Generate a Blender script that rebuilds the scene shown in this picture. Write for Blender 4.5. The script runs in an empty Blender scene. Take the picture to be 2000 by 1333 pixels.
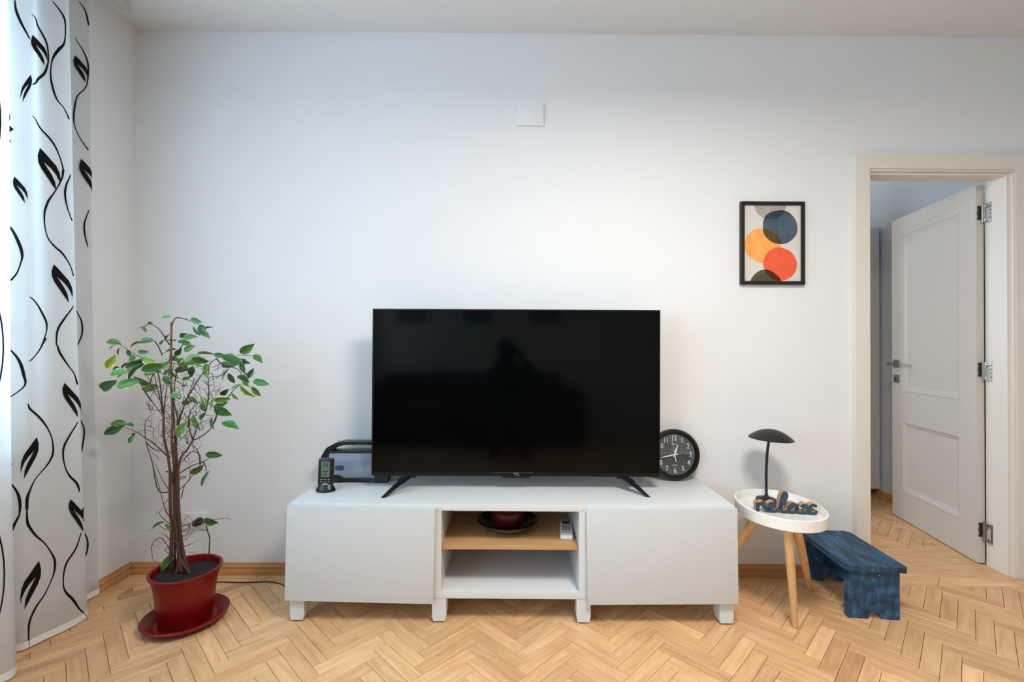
import bpy, bmesh, math, random
from mathutils import Vector, Matrix
random.seed(7)
PI = math.pi
S = bpy.context.scene
COL = S.collection

# ---------------------------------------------------------------- camera
F_PX, CAM_D, CAM_H = 904.02, 2.2833, 1.1237
YAW, PITCH, ROLL = 0.0038, 0.0098, 0.0053
def cam_axes():
    cy, sy, cp, sp = math.cos(YAW), math.sin(YAW), math.cos(PITCH), math.sin(PITCH)
    f = Vector((sy*cp, cy*cp, sp)); r = Vector((cy, -sy, 0)); u = r.cross(f)
    cr, sr = math.cos(ROLL), math.sin(ROLL)
    return r*cr + u*sr, -r*sr + u*cr, f
CR, CU, CF = cam_axes()
CPOS = Vector((0, -CAM_D, CAM_H))
cd = bpy.data.cameras.new('camera'); cam = bpy.data.objects.new('camera', cd); COL.objects.link(cam)
cd.sensor_width = 36; cd.sensor_fit = 'HORIZONTAL'; cd.lens = F_PX/2000*36; cd.clip_start = 0.02
cam.matrix_world = Matrix(((CR.x, CU.x, -CF.x, CPOS.x), (CR.y, CU.y, -CF.y, CPOS.y), (CR.z, CU.z, -CF.z, CPOS.z), (0, 0, 0, 1)))
S.camera = cam
def ray(x, y): return CR*((x-1000)/F_PX) - CU*((y-666.5)/F_PX) + CF
def atz(x, y, z=0.0):
    d = ray(x, y); return CPOS + d*((z-CPOS.z)/d.z)
def aty(x, y, Y=0.0):
    d = ray(x, y); return CPOS + d*((Y-CPOS.y)/d.y)
def atx(x, y, X=0.0):
    d = ray(x, y); return CPOS + d*((X-CPOS.x)/d.x)
def proj(p):
    d = Vector(p)-CPOS; z = d.dot(CF)
    return 1000+F_PX*d.dot(CR)/z, 666.5-F_PX*d.dot(CU)/z

# ---------------------------------------------------------------- world, lights, exposure
S.view_settings.view_transform = 'Standard'; S.view_settings.look = 'None'
S.view_settings.gamma = 1.0; S.view_settings.use_curve_mapping = False
S.view_settings.exposure = -0.04
W = bpy.data.worlds.new('sky'); S.world = W; W.use_nodes = True
bg = W.node_tree.nodes['Background']; bg.inputs[0].default_value = (0.60, 0.80, 1.0, 1); bg.inputs[1].default_value = 3.0

def area(name, loc, rot, sx, sy, power, color, shape='RECTANGLE'):
    l = bpy.data.lights.new(name, 'AREA'); l.shape = shape; l.size = sx; l.size_y = sy
    l.energy = power; l.color = color
    o = bpy.data.objects.new(name, l); COL.objects.link(o); o.location = loc; o.rotation_euler = rot
    return o
XL, XR, YF, CEIL = -1.854, 2.95, -4.15, 2.676       # left wall, right wall, wall behind the camera, ceiling
WY0, WY1, WZ0, WZ1 = -2.35, -0.675, 0.80, 2.40        # window opening in the left wall
# daylight standing in the window opening of the left wall
area('window_daylight', (XL-0.22, (WY0+WY1)/2, (WZ0+WZ1)/2), (0, -PI/2, 0), WZ1-WZ0, WY1-WY0, 100, (0.46, 0.73, 1.0))
# fill light for an added window in the left wall, behind the camera
VY0, VY1 = -3.95, -2.70
area('added_rear_daylight', (XL-0.22, (VY0+VY1)/2, (WZ0+WZ1)/2), (0, -PI/2, 0), WZ1-WZ0, VY1-VY0, 64, (0.60, 0.81, 1.0))
# light of an unseen lamp inferred from shadows and added (fixture built below)
LAMP = (0.60, -1.66, 2.46)
area('added_lamp_light', (LAMP[0], LAMP[1], LAMP[2]-0.052), (0, 0, 0), 0.60, 0.60, 50, (1.0, 0.95, 0.89), 'DISK')
# light for the room behind the door, from an added window
area('added_hall_daylight', (0.55-0.13, 1.9, 1.55), (0, -PI/2, 0), 1.3, 1.1, 44, (0.85, 0.93, 1.0))

# ---------------------------------------------------------------- materials
MATS = {}
def mat(name, col, rough=0.5, metal=0.0, spec=0.5, noise=None, bump=None, coat=0.0, trans=0.0, scale_vec=None, alpha=1.0, ior=None):
    m = bpy.data.materials.new(name); m.use_nodes = True; nt = m.node_tree; b = nt.nodes['Principled BSDF']
    c = (*col, 1) if len(col) == 3 else col
    b.inputs['Base Color'].default_value = c; b.inputs['Roughness'].default_value = rough
    b.inputs['Metallic'].default_value = metal; b.inputs['Specular IOR Level'].default_value = spec
    if coat: b.inputs['Coat Weight'].default_value = coat
    if trans: b.inputs['Transmission Weight'].default_value = trans
    if ior: b.inputs['IOR'].default_value = ior
    b.inputs['Alpha'].default_value = alpha
    if noise or bump:
        tc = nt.nodes.new('ShaderNodeTexCoord'); src = tc.outputs['Object']
        if scale_vec:
            mp = nt.nodes.new('ShaderNodeMapping'); mp.inputs['Scale'].default_value = scale_vec
            nt.links.new(src, mp.inputs[0]); src = mp.outputs[0]
    if noise:
        sc, amt, col2 = noise
        n = nt.nodes.new('ShaderNodeTexNoise'); n.inputs['Scale'].default_value = sc; n.inputs['Detail'].default_value = 6
        nt.links.new(src, n.inputs['Vector'])
        r = nt.nodes.new('ShaderNodeValToRGB'); r.color_ramp.elements[0].position = 0.5-amt; r.color_ramp.elements[1].position = 0.5+amt
        r.color_ramp.elements[0].color = c; r.color_ramp.elements[1].color = (*col2, 1)
        nt.links.new(n.outputs[0], r.inputs[0]); nt.links.new(r.outputs[0], b.inputs['Base Color'])
    if bump:
        sc, st = bump
        n2 = nt.nodes.new('ShaderNodeTexNoise'); n2.inputs['Scale'].default_value = sc; n2.inputs['Detail'].default_value = 4
        nt.links.new(src, n2.inputs['Vector'])
        bp = nt.nodes.new('ShaderNodeBump'); bp.inputs['Strength'].default_value = st; bp.inputs['Distance'].default_value = 0.004
        nt.links.new(n2.outputs[0], bp.inputs['Height']); nt.links.new(bp.outputs[0], b.inputs['Normal'])
    MATS[name] = m
    return m
def srgb(r, g, b):
    f = lambda v: (v/255/12.92) if v/255 <= 0.04045 else ((v/255+0.055)/1.055)**2.4
    return (f(r), f(g), f(b))
M_wall = mat('wall_paint', srgb(232, 232, 231), 0.75, spec=0.25, noise=(3.0, 0.3, srgb(229, 229, 228)), bump=(130, 0.10))
M_wallf = mat('bounce_tuned_beige', srgb(212, 209, 203), 0.8, spec=0.2, noise=(3.0, 0.3, srgb(208, 205, 199)))  # beige made up to set how much light these walls bounce
M_ceil = mat('ceiling_paint', srgb(228, 228, 226), 0.85, spec=0.2, bump=(90, 0.08))
M_wallb = mat('hall_wall_paint', srgb(205, 208, 212), 0.8, spec=0.2)
M_white = mat('white_foil', srgb(203, 206, 206), 0.42, spec=0.4)
M_whitecarc = mat('white_melamine', srgb(216, 218, 217), 0.38, spec=0.4)
M_cream = mat('cream_lacquer', srgb(226, 219, 208), 0.4, spec=0.4)
M_leafdoor = mat('shaded_door_lacquer', srgb(208, 200, 190), 0.42, spec=0.4)  # cream darkened and warmed for the shade on the open leaf
M_wardrobe = mat('wardrobe_grey', srgb(222, 221, 217), 0.5)
M_dark = mat('dark_gap', srgb(40, 30, 24), 0.9)
M_oak = mat('oak_veneer', srgb(204, 160, 112), 0.45, noise=(4, 0.35, srgb(176, 130, 84)), scale_vec=(1.2, 14, 14))
M_base = mat('pine_baseboard', srgb(206, 150, 98), 0.45, noise=(5, 0.35, srgb(176, 120, 72)), scale_vec=(1, 1, 10))
M_black = mat('black_plastic', srgb(14, 15, 17), 0.35)
M_blackm = mat('black_matte_metal', srgb(20, 20, 21), 0.45)
M_bezel = mat('tv_bezel', srgb(8, 8, 9), 0.4, spec=0.3)
M_screen = mat('tv_screen', (0.0006, 0.0012, 0.0016), 0.08, spec=0.17)
M_silver = mat('silver_print', srgb(190, 190, 192), 0.3, metal=0.6)
M_steel = mat('brushed_steel', srgb(150, 148, 143), 0.35, metal=0.9)
M_steeld = mat('dark_steel', srgb(95, 92, 86), 0.4, metal=0.8)
M_red = mat('red_plastic', srgb(122, 5, 9), 0.34, noise=(6, 0.4, srgb(108, 4, 8)), spec=0.4)
M_soil = mat('soil', srgb(18, 14, 11), 0.95, noise=(60, 0.3, srgb(44, 34, 28)), bump=(80, 1.0))
M_bark = mat('bark', srgb(100, 60, 40), 0.8, noise=(40, 0.3, srgb(56, 34, 26)), bump=(60, 0.5), scale_vec=(1, 1, .3))
M_cane = mat('cane', srgb(150, 100, 62), 0.6, noise=(30, 0.3, srgb(120, 78, 48)))
M_twig = mat('twig', srgb(88, 64, 52), 0.8)
M_tablewhite = mat('tray_white', srgb(236, 234, 226), 0.4)
M_beech = mat('beech', srgb(226, 186, 134), 0.5, noise=(6, 0.35, srgb(206, 160, 104)), scale_vec=(10, 10, 1))
M_signwood = mat('mdf_wood', srgb(196, 152, 108), 0.6, noise=(30, 0.3, srgb(176, 130, 88)))
M_signface = mat('teal_paint', srgb(40, 74, 92), 0.5, noise=(20, 0.4, srgb(32, 60, 78)))
M_glass = None
M_whiteprint = mat('white_print', srgb(225, 225, 220), 0.5)
M_clockface = mat('clock_face', srgb(34, 35, 36), 0.25, spec=0.6)
M_socket = mat('socket_white', srgb(228, 228, 226), 0.4)
M_remote = mat('remote_white', srgb(222, 224, 228), 0.4)
M_lcd = mat('lcd_green', srgb(92, 112, 98), 0.3)
M_lcdseg = mat('lcd_segment', srgb(30, 46, 36), 0.3)
M_grille = mat('smoky_panel', srgb(150, 160, 176), 0.25, noise=(3, 0.2, srgb(122, 132, 152)), scale_vec=(1, 1, 8))
M_bowl = mat('dark_glass_bowl', srgb(18, 18, 18), 0.08, spec=0.7)
M_redcon = mat('dark_red_candle', srgb(72, 14, 14), 0.3)
M_bulb = None

def emit(name, col, st):
    m = bpy.data.materials.new(name); m.use_nodes = True; nt = m.node_tree; b = nt.nodes['Principled BSDF']
    b.inputs['Base Color'].default_value = (*col, 1); b.inputs['Emission Color'].default_value = (*col, 1); b.inputs['Emission Strength'].default_value = st
    return m
M_bulb = emit('added_lamp_diffuser', (1.0, 0.88, 0.74), 2.0)

def parquet_material():
    m = bpy.data.materials.new('parquet_oak'); m.use_nodes = True; nt = m.node_tree; b = nt.nodes['Principled BSDF']; L = nt.links.new
    uv = nt.nodes.new('ShaderNodeUVMap'); uv.uv_map = 'grain'
    at = nt.nodes.new('ShaderNodeAttribute'); at.attribute_name = 'tint'
    mp = nt.nodes.new('ShaderNodeMapping'); mp.inputs['Scale'].default_value = (5, 46, 1); L(uv.outputs[0], mp.inputs[0])
    n = nt.nodes.new('ShaderNodeTexNoise'); n.inputs['Scale'].default_value = 1.0; n.inputs['Detail'].default_value = 6; n.inputs['Distortion'].default_value = 0.6; L(mp.outputs[0], n.inputs[0])
    n2 = nt.nodes.new('ShaderNodeTexNoise'); n2.inputs['Scale'].default_value = 9; n2.inputs['Detail'].default_value = 3; L(uv.outputs[0], n2.inputs[0])
    ramp = nt.nodes.new('ShaderNodeValToRGB'); e = ramp.color_ramp.elements
    e[0].position = 0.28; e[0].color = (*srgb(208, 157, 108), 1); e[1].position = 0.66; e[1].color = (*srgb(231, 187, 139), 1)
    L(n.outputs[0], ramp.inputs[0])
    mix = nt.nodes.new('ShaderNodeMix'); mix.data_type = 'RGBA'; mix.blend_type = 'MULTIPLY'; mix.inputs['Factor'].default_value = 1.0
    L(ramp.outputs[0], mix.inputs['A']); L(at.outputs['Color'], mix.inputs['B'])
    mix2 = nt.nodes.new('ShaderNodeMix'); mix2.data_type = 'RGBA'; mix2.blend_type = 'MULTIPLY'
    r2 = nt.nodes.new('ShaderNodeValToRGB'); r2.color_ramp.elements[0].position = 0.28; r2.color_ramp.elements[0].color = (0.72, 0.62, 0.52, 1); r2.color_ramp.elements[1].position = 0.5; r2.color_ramp.elements[1].color = (1, 1, 1, 1)
    L(n2.outputs[0], r2.inputs[0]); mix2.inputs['Factor'].default_value = 0.3
    L(mix.outputs['Result'], mix2.inputs['A']); L(r2.outputs[0], mix2.inputs['B']); L(mix2.outputs['Result'], b.inputs['Base Color'])
    b.inputs['Roughness'].default_value = 0.36; b.inputs['Specular IOR Level'].default_value = 0.35
    bp = nt.nodes.new('ShaderNodeBump'); bp.inputs['Strength'].default_value = 0.08; bp.inputs['Distance'].default_value = 0.002
    L(n.outputs[0], bp.inputs['Height']); L(bp.outputs[0], b.inputs['Normal'])
    return m
M_parquet = parquet_material()

def curtain_material():
    m = bpy.data.materials.new('sheer_voile'); m.use_nodes = True; nt = m.node_tree; L = nt.links.new
    nt.nodes.remove(nt.nodes['Principled BSDF']); out = nt.nodes['Material Output']
    d = nt.nodes.new('ShaderNodeBsdfDiffuse'); d.inputs[0].default_value = (*srgb(233, 233, 231), 1)
    t = nt.nodes.new('ShaderNodeBsdfTranslucent'); t.inputs[0].default_value = (*srgb(236, 236, 235), 1)
    p = nt.nodes.new('ShaderNodeBsdfTransparent')
    m1 = nt.nodes.new('ShaderNodeMixShader'); m1.inputs[0].default_value = 0.42; L(d.outputs[0], m1.inputs[1]); L(t.outputs[0], m1.inputs[2])
    m2 = nt.nodes.new('ShaderNodeMixShader')
    tc = nt.nodes.new('ShaderNodeTexCoord'); n = nt.nodes.new('ShaderNodeTexNoise'); n.inputs['Scale'].default_value = 6; L(tc.outputs['Object'], n.inputs[0])
    mr = nt.nodes.new('ShaderNodeMapRange'); mr.inputs['To Min'].default_value = 0.10; mr.inputs['To Max'].default_value = 0.22; L(n.outputs[0], mr.inputs[0])
    L(mr.outputs[0], m2.inputs[0]); L(m1.outputs[0], m2.inputs[1]); L(p.outputs[0], m2.inputs[2]); L(m2.outputs[0], out.inputs[0])
    return m
M_voile = curtain_material()
M_ink = mat('black_flock_print', srgb(10, 9, 9), 0.85, spec=0.2, noise=(60, 0.3, srgb(20, 16, 14)))

def leaf_material():
    m = bpy.data.materials.new('ficus_leaf'); m.use_nodes = True; nt = m.node_tree; b = nt.nodes['Principled BSDF']; L = nt.links.new
    at = nt.nodes.new('ShaderNodeAttribute'); at.attribute_name = 'edge'
    oi = nt.nodes.new('ShaderNodeObjectInfo')
    tc = nt.nodes.new('ShaderNodeTexCoord')
    n = nt.nodes.new('ShaderNodeTexNoise'); n.inputs['Scale'].default_value = 4.0; L(tc.outputs['Object'], n.inputs[0])
    n.noise_dimensions = '4D'; L(oi.outputs['Random'], n.inputs['W'])
    g = nt.nodes.new('ShaderNodeValToRGB'); e = g.color_ramp.elements
    e[0].position = 0; e[0].color = (*srgb(30, 66, 24), 1); e[1].position = 1; e[1].color = (*srgb(104, 138, 44), 1)
    x = e.new(0.5); x.color = (*srgb(56, 108, 44), 1)
    L(oi.outputs['Random'], g.inputs[0])
    add = nt.nodes.new('ShaderNodeMath'); add.operation = 'ADD'; L(at.outputs['Fac'], add.inputs[0])
    sub = nt.nodes.new('ShaderNodeMath'); sub.operation = 'MULTIPLY_ADD'; sub.inputs[1].default_value = 1.1; sub.inputs[2].default_value = -0.62; L(n.outputs[0], sub.inputs[0]); L(sub.outputs[0], add.inputs[1])
    rr = nt.nodes.new('ShaderNodeValToRGB'); rr.color_ramp.elements[0].position = 0.78; rr.color_ramp.elements[1].position = 0.98; L(add.outputs[0], rr.inputs[0])
    mx = nt.nodes.new('ShaderNodeMix'); mx.data_type = 'RGBA'; L(rr.outputs[0], mx.inputs['Factor']); L(g.outputs[0], mx.inputs['A']); mx.inputs['B'].default_value = (*srgb(196, 206, 150), 1)
    mo = nt.nodes.new('ShaderNodeMix'); mo.data_type = 'RGBA'; mo.blend_type = 'MULTIPLY'; mo.inputs['Factor'].default_value = 1
    L(mx.outputs['Result'], mo.inputs['A']); L(oi.outputs['Color'], mo.inputs['B'])
    L(mo.outputs['Result'], b.inputs['Base Color']); b.inputs['Roughness'].default_value = 0.3
    b.inputs['Transmission Weight'].default_value = 0.0; b.inputs['Subsurface Weight'].default_value = 0.0
    return m
M_leaf = leaf_material()

def bench_material():
    m = mat('worn_blue_paint', srgb(28, 62, 92), 0.55, bump=(25, 0.5), scale_vec=(12, 1.5, 12)); nt = m.node_tree; b = nt.nodes['Principled BSDF']; L = nt.links.new
    tc = nt.nodes.new('ShaderNodeTexCoord'); mp = nt.nodes.new('ShaderNodeMapping'); mp.inputs['Scale'].default_value = (16, 3, 10); L(tc.outputs['Object'], mp.inputs[0])
    n = nt.nodes.new('ShaderNodeTexNoise'); n.inputs['Scale'].default_value = 2.2; n.inputs['Detail'].default_value = 8; L(mp.outputs[0], n.inputs[0])
    r = nt.nodes.new('ShaderNodeValToRGB'); e = r.color_ramp.elements; e[0].position = 0.30; e[0].color = (*srgb(20, 32, 40), 1); e[1].position = 0.80; e[1].color = (*srgb(72, 122, 160), 1)
    x = e.new(0.52); x.color = (*srgb(28, 72, 104), 1); L(n.outputs[0], r.inputs[0])
    v = nt.nodes.new('ShaderNodeTexNoise'); v.inputs['Scale'].default_value = 70; v.inputs['Detail'].default_value = 1; L(tc.outputs['Object'], v.inputs[0])
    r2 = nt.nodes.new('ShaderNodeValToRGB'); r2.color_ramp.elements[0].position = 0.76; r2.color_ramp.elements[1].position = 0.79; L(v.outputs[0], r2.inputs[0])
    mx = nt.nodes.new('ShaderNodeMix'); mx.data_type = 'RGBA'; L(r2.outputs[0], mx.inputs['Factor']); L(r.outputs[0], mx.inputs['A']); mx.inputs['B'].default_value = (*srgb(176, 186, 184), 1)
    L(mx.outputs['Result'], b.inputs['Base Color'])
    return m
M_bench = bench_material()

# ---------------------------------------------------------------- mesh helpers
class MB:
    """collects shapes; build() links them as one mesh object"""
    def __init__(s): s.v = []; s.f = []; s.m = []
    def add(s, vs, fs, mi=0):
        o = len(s.v); s.v += [tuple(v) for v in vs]; s.f += [tuple(i+o for i in f) for f in fs]; s.m += [mi]*len(fs); return s
    def box(s, a, b, mi=0, bev=0.0, xf=None):
        x0, y0, z0 = (min(a[i], b[i]) for i in range(3)); x1, y1, z1 = (max(a[i], b[i]) for i in range(3))
        if bev <= 0:
            vs = [Vector((x, y, z)) for x in (x0, x1) for y in (y0, y1) for z in (z0, z1)]
            fs = [(0, 1, 3, 2), (4, 6, 7, 5), (0, 4, 5, 1), (2, 3, 7, 6), (0, 2, 6, 4), (1, 5, 7, 3)]
        else:
            bm = bmesh.new(); bmesh.ops.create_cube(bm, size=1)
            for v in bm.verts: v.co = Vector((x0+(v.co.x+.5)*(x1-x0), y0+(v.co.y+.5)*(y1-y0), z0+(v.co.z+.5)*(z1-z0)))
            bmesh.ops.bevel(bm, geom=bm.edges[:], offset=bev, segments=2, affect='EDGES', profile=0.6)
            bm.verts.index_update(); vs = [v.co.copy() for v in bm.verts]; fs = [tuple(v.index for v in f.verts) for f in bm.faces]; bm.free()
        if xf: vs = [xf @ v for v in vs]
        return s.add(vs, fs, mi)
    def lathe(s, prof, c=(0, 0, 0), n=32, mi=0, xf=None, sq=1.0):
        vs, fs = [], []; k = len(prof)
        for i in range(n):
            a = 2*PI*i/n
            for r, z in prof: vs.append(Vector((c[0]+r*math.cos(a), c[1]+r*sq*math.sin(a), c[2]+z)))
        for i in range(n):
            j = (i+1) % n
            for q in range(k-1): fs.append((i*k+q, j*k+q, j*k+q+1, i*k+q+1))
        if prof[0][0] > 1e-6: fs.append(tuple(i*k for i in range(n))[::-1])
        if prof[-1][0] > 1e-6: fs.append(tuple(i*k+k-1 for i in range(n)))
        if xf: vs = [xf @ v for v in vs]
        return s.add(vs, fs, mi)
    def tube(s, pts, rad, n=6, mi=0, cap=True):
        pts = [Vector(p) for p in pts]; rads = rad if isinstance(rad, (list, tuple)) else [rad]*len(pts)
        vs, fs = [], []; up = None
        for i, p in enumerate(pts):
            t = (pts[min(i+1, len(pts)-1)]-pts[max(i-1, 0)])
            t = t.normalized() if t.length > 1e-9 else Vector((0, 0, 1))
            if up is None:
                up = t.cross(Vector((0, 0, 1)))
                if up.length < 1e-3: up = t.cross(Vector((1, 0, 0)))
                up.normalize()
            else:
                up = up-t*up.dot(t)
                if up.length < 1e-6: up = t.orthogonal()
                up.normalize()
            w = t.cross(up)
            for k in range(n):
                a = 2*PI*k/n; vs.append(p+(up*math.cos(a)+w*math.sin(a))*rads[i])
        for i in range(len(pts)-1):
            for k in range(n):
                l = (k+1) % n; fs.append((i*n+k, i*n+l, (i+1)*n+l, (i+1)*n+k))
        if cap: fs.append(tuple(range(n))[::-1]); fs.append(tuple((len(pts)-1)*n+k for k in range(n)))
        return s.add(vs, fs, mi)
    def prism(s, poly, depth_vec, mi=0, side_mi=None):
        n = len(poly); a = [Vector(p) for p in poly]; d = Vector(depth_vec); b = [p+d for p in a]
        s.add(a+b, [tuple(range(n))[::-1], tuple(range(n, 2*n))], mi)
        s.add(a+b, [(i, (i+1) % n, n+(i+1) % n, n+i) for i in range(n)], mi if side_mi is None else side_mi)
        return s
    def build(s, name, mats, parent=None, smooth=True, angle=38, loc=None):
        me = bpy.data.meshes.new(name); me.from_pydata(s.v, [], s.f)
        for m in (mats if isinstance(mats, (list, tuple)) else [mats]): me.materials.append(m)
        for p, mi in zip(me.polygons, s.m): p.material_index = mi
        bm = bmesh.new(); bm.from_mesh(me); bmesh.ops.recalc_face_normals(bm, faces=bm.faces[:]); bm.to_mesh(me); bm.free()
        if smooth:
            for p in me.polygons: p.use_smooth = True
            me.set_sharp_from_angle(angle=math.radians(angle))
        o = bpy.data.objects.new(name, me); COL.objects.link(o)
        if parent: o.parent = parent
        if loc: o.location = loc
        return o
def box(name, a, b, m, parent=None, bev=0.0, xf=None): return MB().box(a, b, 0, bev, xf).build(name, m, parent)
def tag(o, label, cat=None, group=None, kind=None):
    o['label'] = label
    if cat: o['category'] = cat
    if group: o['group'] = group
    if kind: o['kind'] = kind
    return o
def thing(name, label, cat, loc=(0, 0, 0), rotz=0.0, group=None, kind=None):
    o = bpy.data.objects.new(name, None); COL.objects.link(o); o.location = loc; o.rotation_euler = (0, 0, rotz); o.empty_display_size = 0.1
    return tag(o, label, cat, group, kind)
def crom(pts, n=8, closed=False):
    """Catmull-Rom through tuples of any length"""
    P = [tuple(p) for p in pts]; N = len(P); out = []
    g = (lambda i: P[i % N]) if closed else (lambda i: P[max(0, min(N-1, i))])
    for i in range(N if closed else N-1):
        p0, p1, p2, p3 = g(i-1), g(i), g(i+1), g(i+2)
        for k in range(n):
            t = k/n
            out.append(tuple(0.5*((2*b)+(c-a)*t+(2*a-5*b+4*c-d)*t*t+(3*b-a-3*c+d)*t**3) for a, b, c, d in zip(p0, p1, p2, p3)))
    if not closed: out.append(P[-1])
    return out
def text_mesh(txt, size, depth=0.0, name='text'):
    cu = bpy.data.curves.new(name, 'FONT'); cu.body = txt; cu.size = size; cu.align_x = 'CENTER'; cu.align_y = 'CENTER'; cu.extrude = depth; cu.resolution_u = 3
    o = bpy.data.objects.new(name, cu); COL.objects.link(o)
    dg = bpy.context.evaluated_depsgraph_get(); me = bpy.data.meshes.new_from_object(o.evaluated_get(dg))
    vs = [v.co.copy() for v in me.vertices]; fs = [tuple(p.vertices) for p in me.polygons]
    bpy.data.objects.remove(o); bpy.data.curves.remove(cu); bpy.data.meshes.remove(me)
    return vs, fs

# ================================================================ THE ROOM
WT = 0.112                                        # thickness of the wall with the door
DX0, DX1, DZ1 = 1.765, 2.470, 1.992               # clear door opening
# back wall with its door opening (outer hole is where the door lining sits)
HX0, HX1, HZ1 = DX0-0.03, DX1+0.03, DZ1+0.03
w = MB(); w.box((XL-0.3, 0, 0), (HX0, WT, CEIL)); w.box((HX1, 0, 0), (XR+0.1, WT, CEIL)); w.box((HX0, 0, HZ1), (HX1, WT, CEIL))
tag(w.build('wall_back', M_wall, smooth=False), 'white painted wall behind the television and cabinet', 'wall', kind='structure')
w = MB(); T = 0.3
w.box((XL-T, YF, 0), (XL, VY0, CEIL)); w.box((XL-T, VY1, 0), (XL, WY0, CEIL)); w.box((XL-T, VY0, 0), (XL, VY1, WZ0)); w.box((XL-T, VY0, WZ1), (XL, VY1, CEIL)); w.box((XL-T, WY1, 0), (XL, -0.0005, CEIL)); w.box((XL-T, WY0, 0), (XL, WY1, WZ0)); w.box((XL-T, WY0, WZ1), (XL, WY1, CEIL))
tag(w.build('wall_left', M_wall, smooth=False), 'white painted side wall behind the curtain', 'wall', kind='structure')
tag(box('wall_right', (XR, YF, 0), (XR+0.1, -0.0005, CEIL), M_wallf), 'wall right of the door, pale beige made up to tune bounced light', 'wall', kind='structure')
tag(box('wall_front', (XL-T, YF-0.1, 0), (XR+0.1, YF-0.0005, CEIL), M_wallf), 'wall mirrored faintly in the television, pale beige made up to tune bounced light', 'wall', kind='structure')
tag(box('ceiling', (XL-T, YF-0.1, CEIL+0.0005), (XR+0.1, WT, CEIL+0.1), M_ceil), 'plain white ceiling of the living room', 'ceiling', kind='structure')

# window in the left wall
gm = bpy.data.materials.new('window_glass'); gm.use_nodes = True; nt = gm.node_tree; nt.nodes.remove(nt.nodes['Principled BSDF'])
g1 = nt.nodes.new('ShaderNodeBsdfTransparent'); g2 = nt.nodes.new('ShaderNodeBsdfGlossy'); g2.inputs['Roughness'].default_value = 0.02
gx = nt.nodes.new('ShaderNodeMixShader'); gx.inputs[0].default_value = 0.06; nt.links.new(g1.outputs[0], gx.inputs[1]); nt.links.new(g2.outputs[0], gx.inputs[2]); nt.links.new(gx.outputs[0], nt.nodes['Material Output'].inputs[0])
def window(name, y0, y1, label, x=XL-0.15, z0=WZ0, z1=WZ1, sill=0.149):
    win = thing(name, label, 'window', (x, (y0+y1)/2, z0), kind='structure')
    hw, hh = (y1-y0)/2, z1-z0
    f = MB()
    for a, b in (((-.03, -hw, 0), (.03, -hw+.06, hh)), ((-.03, hw-.06, 0), (.03, hw, hh)), ((-.03, -hw+.06, 0), (.03, hw-.06, .06)), ((-.03, -hw+.06, hh-.06), (.03, hw-.06, hh)), ((-.03, -.05, .06), (.03, .05, hh-.06))): f.box(a, b, 0, 0.004)
    f.build('window_frame', M_white, win)
    for s_ in (-1, 1): box('pane', (-.004, min(s_*.05, s_*(hw-.06)), .06), (.004, max(s_*.05, s_*(hw-.06)), hh-.06), gm, win)
    box('window_sill', (0.03, -hw+.002, -0.001), (sill, hw-.002, 0.024), M_white, win, 0.004)
window('window_1', WY0, WY1, 'window letting daylight through the sheer curtain')
window('added_window_rear', VY0, VY1, 'unseen window added to the curtain wall behind the camera for fill light')  # made-up window that carries the fill light

# room behind the door
HXL, HXR, HYB = 0.55, 2.768, 3.2
tag(box('wall_hall_right', (HXR, WT+0.0005, 0), (HXR+0.1, HYB, CEIL), M_wallb), 'pale blue grey wall seen through the doorway', 'wall', kind='structure')
tag(box('wall_hall_back', (HXL-.1, HYB+0.0005, 0), (HXR+.1, HYB+.1, CEIL), M_wallb), 'far wall of the room behind the door', 'wall', kind='structure')
w = MB(); HW = (1.35, 2.45, .90, 2.20)
w.box((HXL-.1, WT+.0005, 0), (HXL, HW[0], CEIL)); w.box((HXL-.1, HW[1], 0), (HXL, HYB, CEIL)); w.box((HXL-.1, HW[0], 0), (HXL, HW[1], HW[2])); w.box((HXL-.1, HW[0], HW[3]), (HXL, HW[1], CEIL))
window('added_window_hall', HW[0], HW[1], 'unseen window added to the room behind the door for its light', HXL-.06, HW[2], HW[3], .05)  # window added to hold the light of this room
tag(w.build('wall_hall_left', M_wallb, smooth=False), 'left wall of the room behind the door', 'wall', kind='structure')
tag(box('ceiling_hall', (HXL-.1, WT+0.0005, CEIL+0.0005), (HXR+.1, HYB+.1, CEIL+.1), M_ceil), 'ceiling of the room behind the door', 'ceiling', kind='structure')

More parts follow.
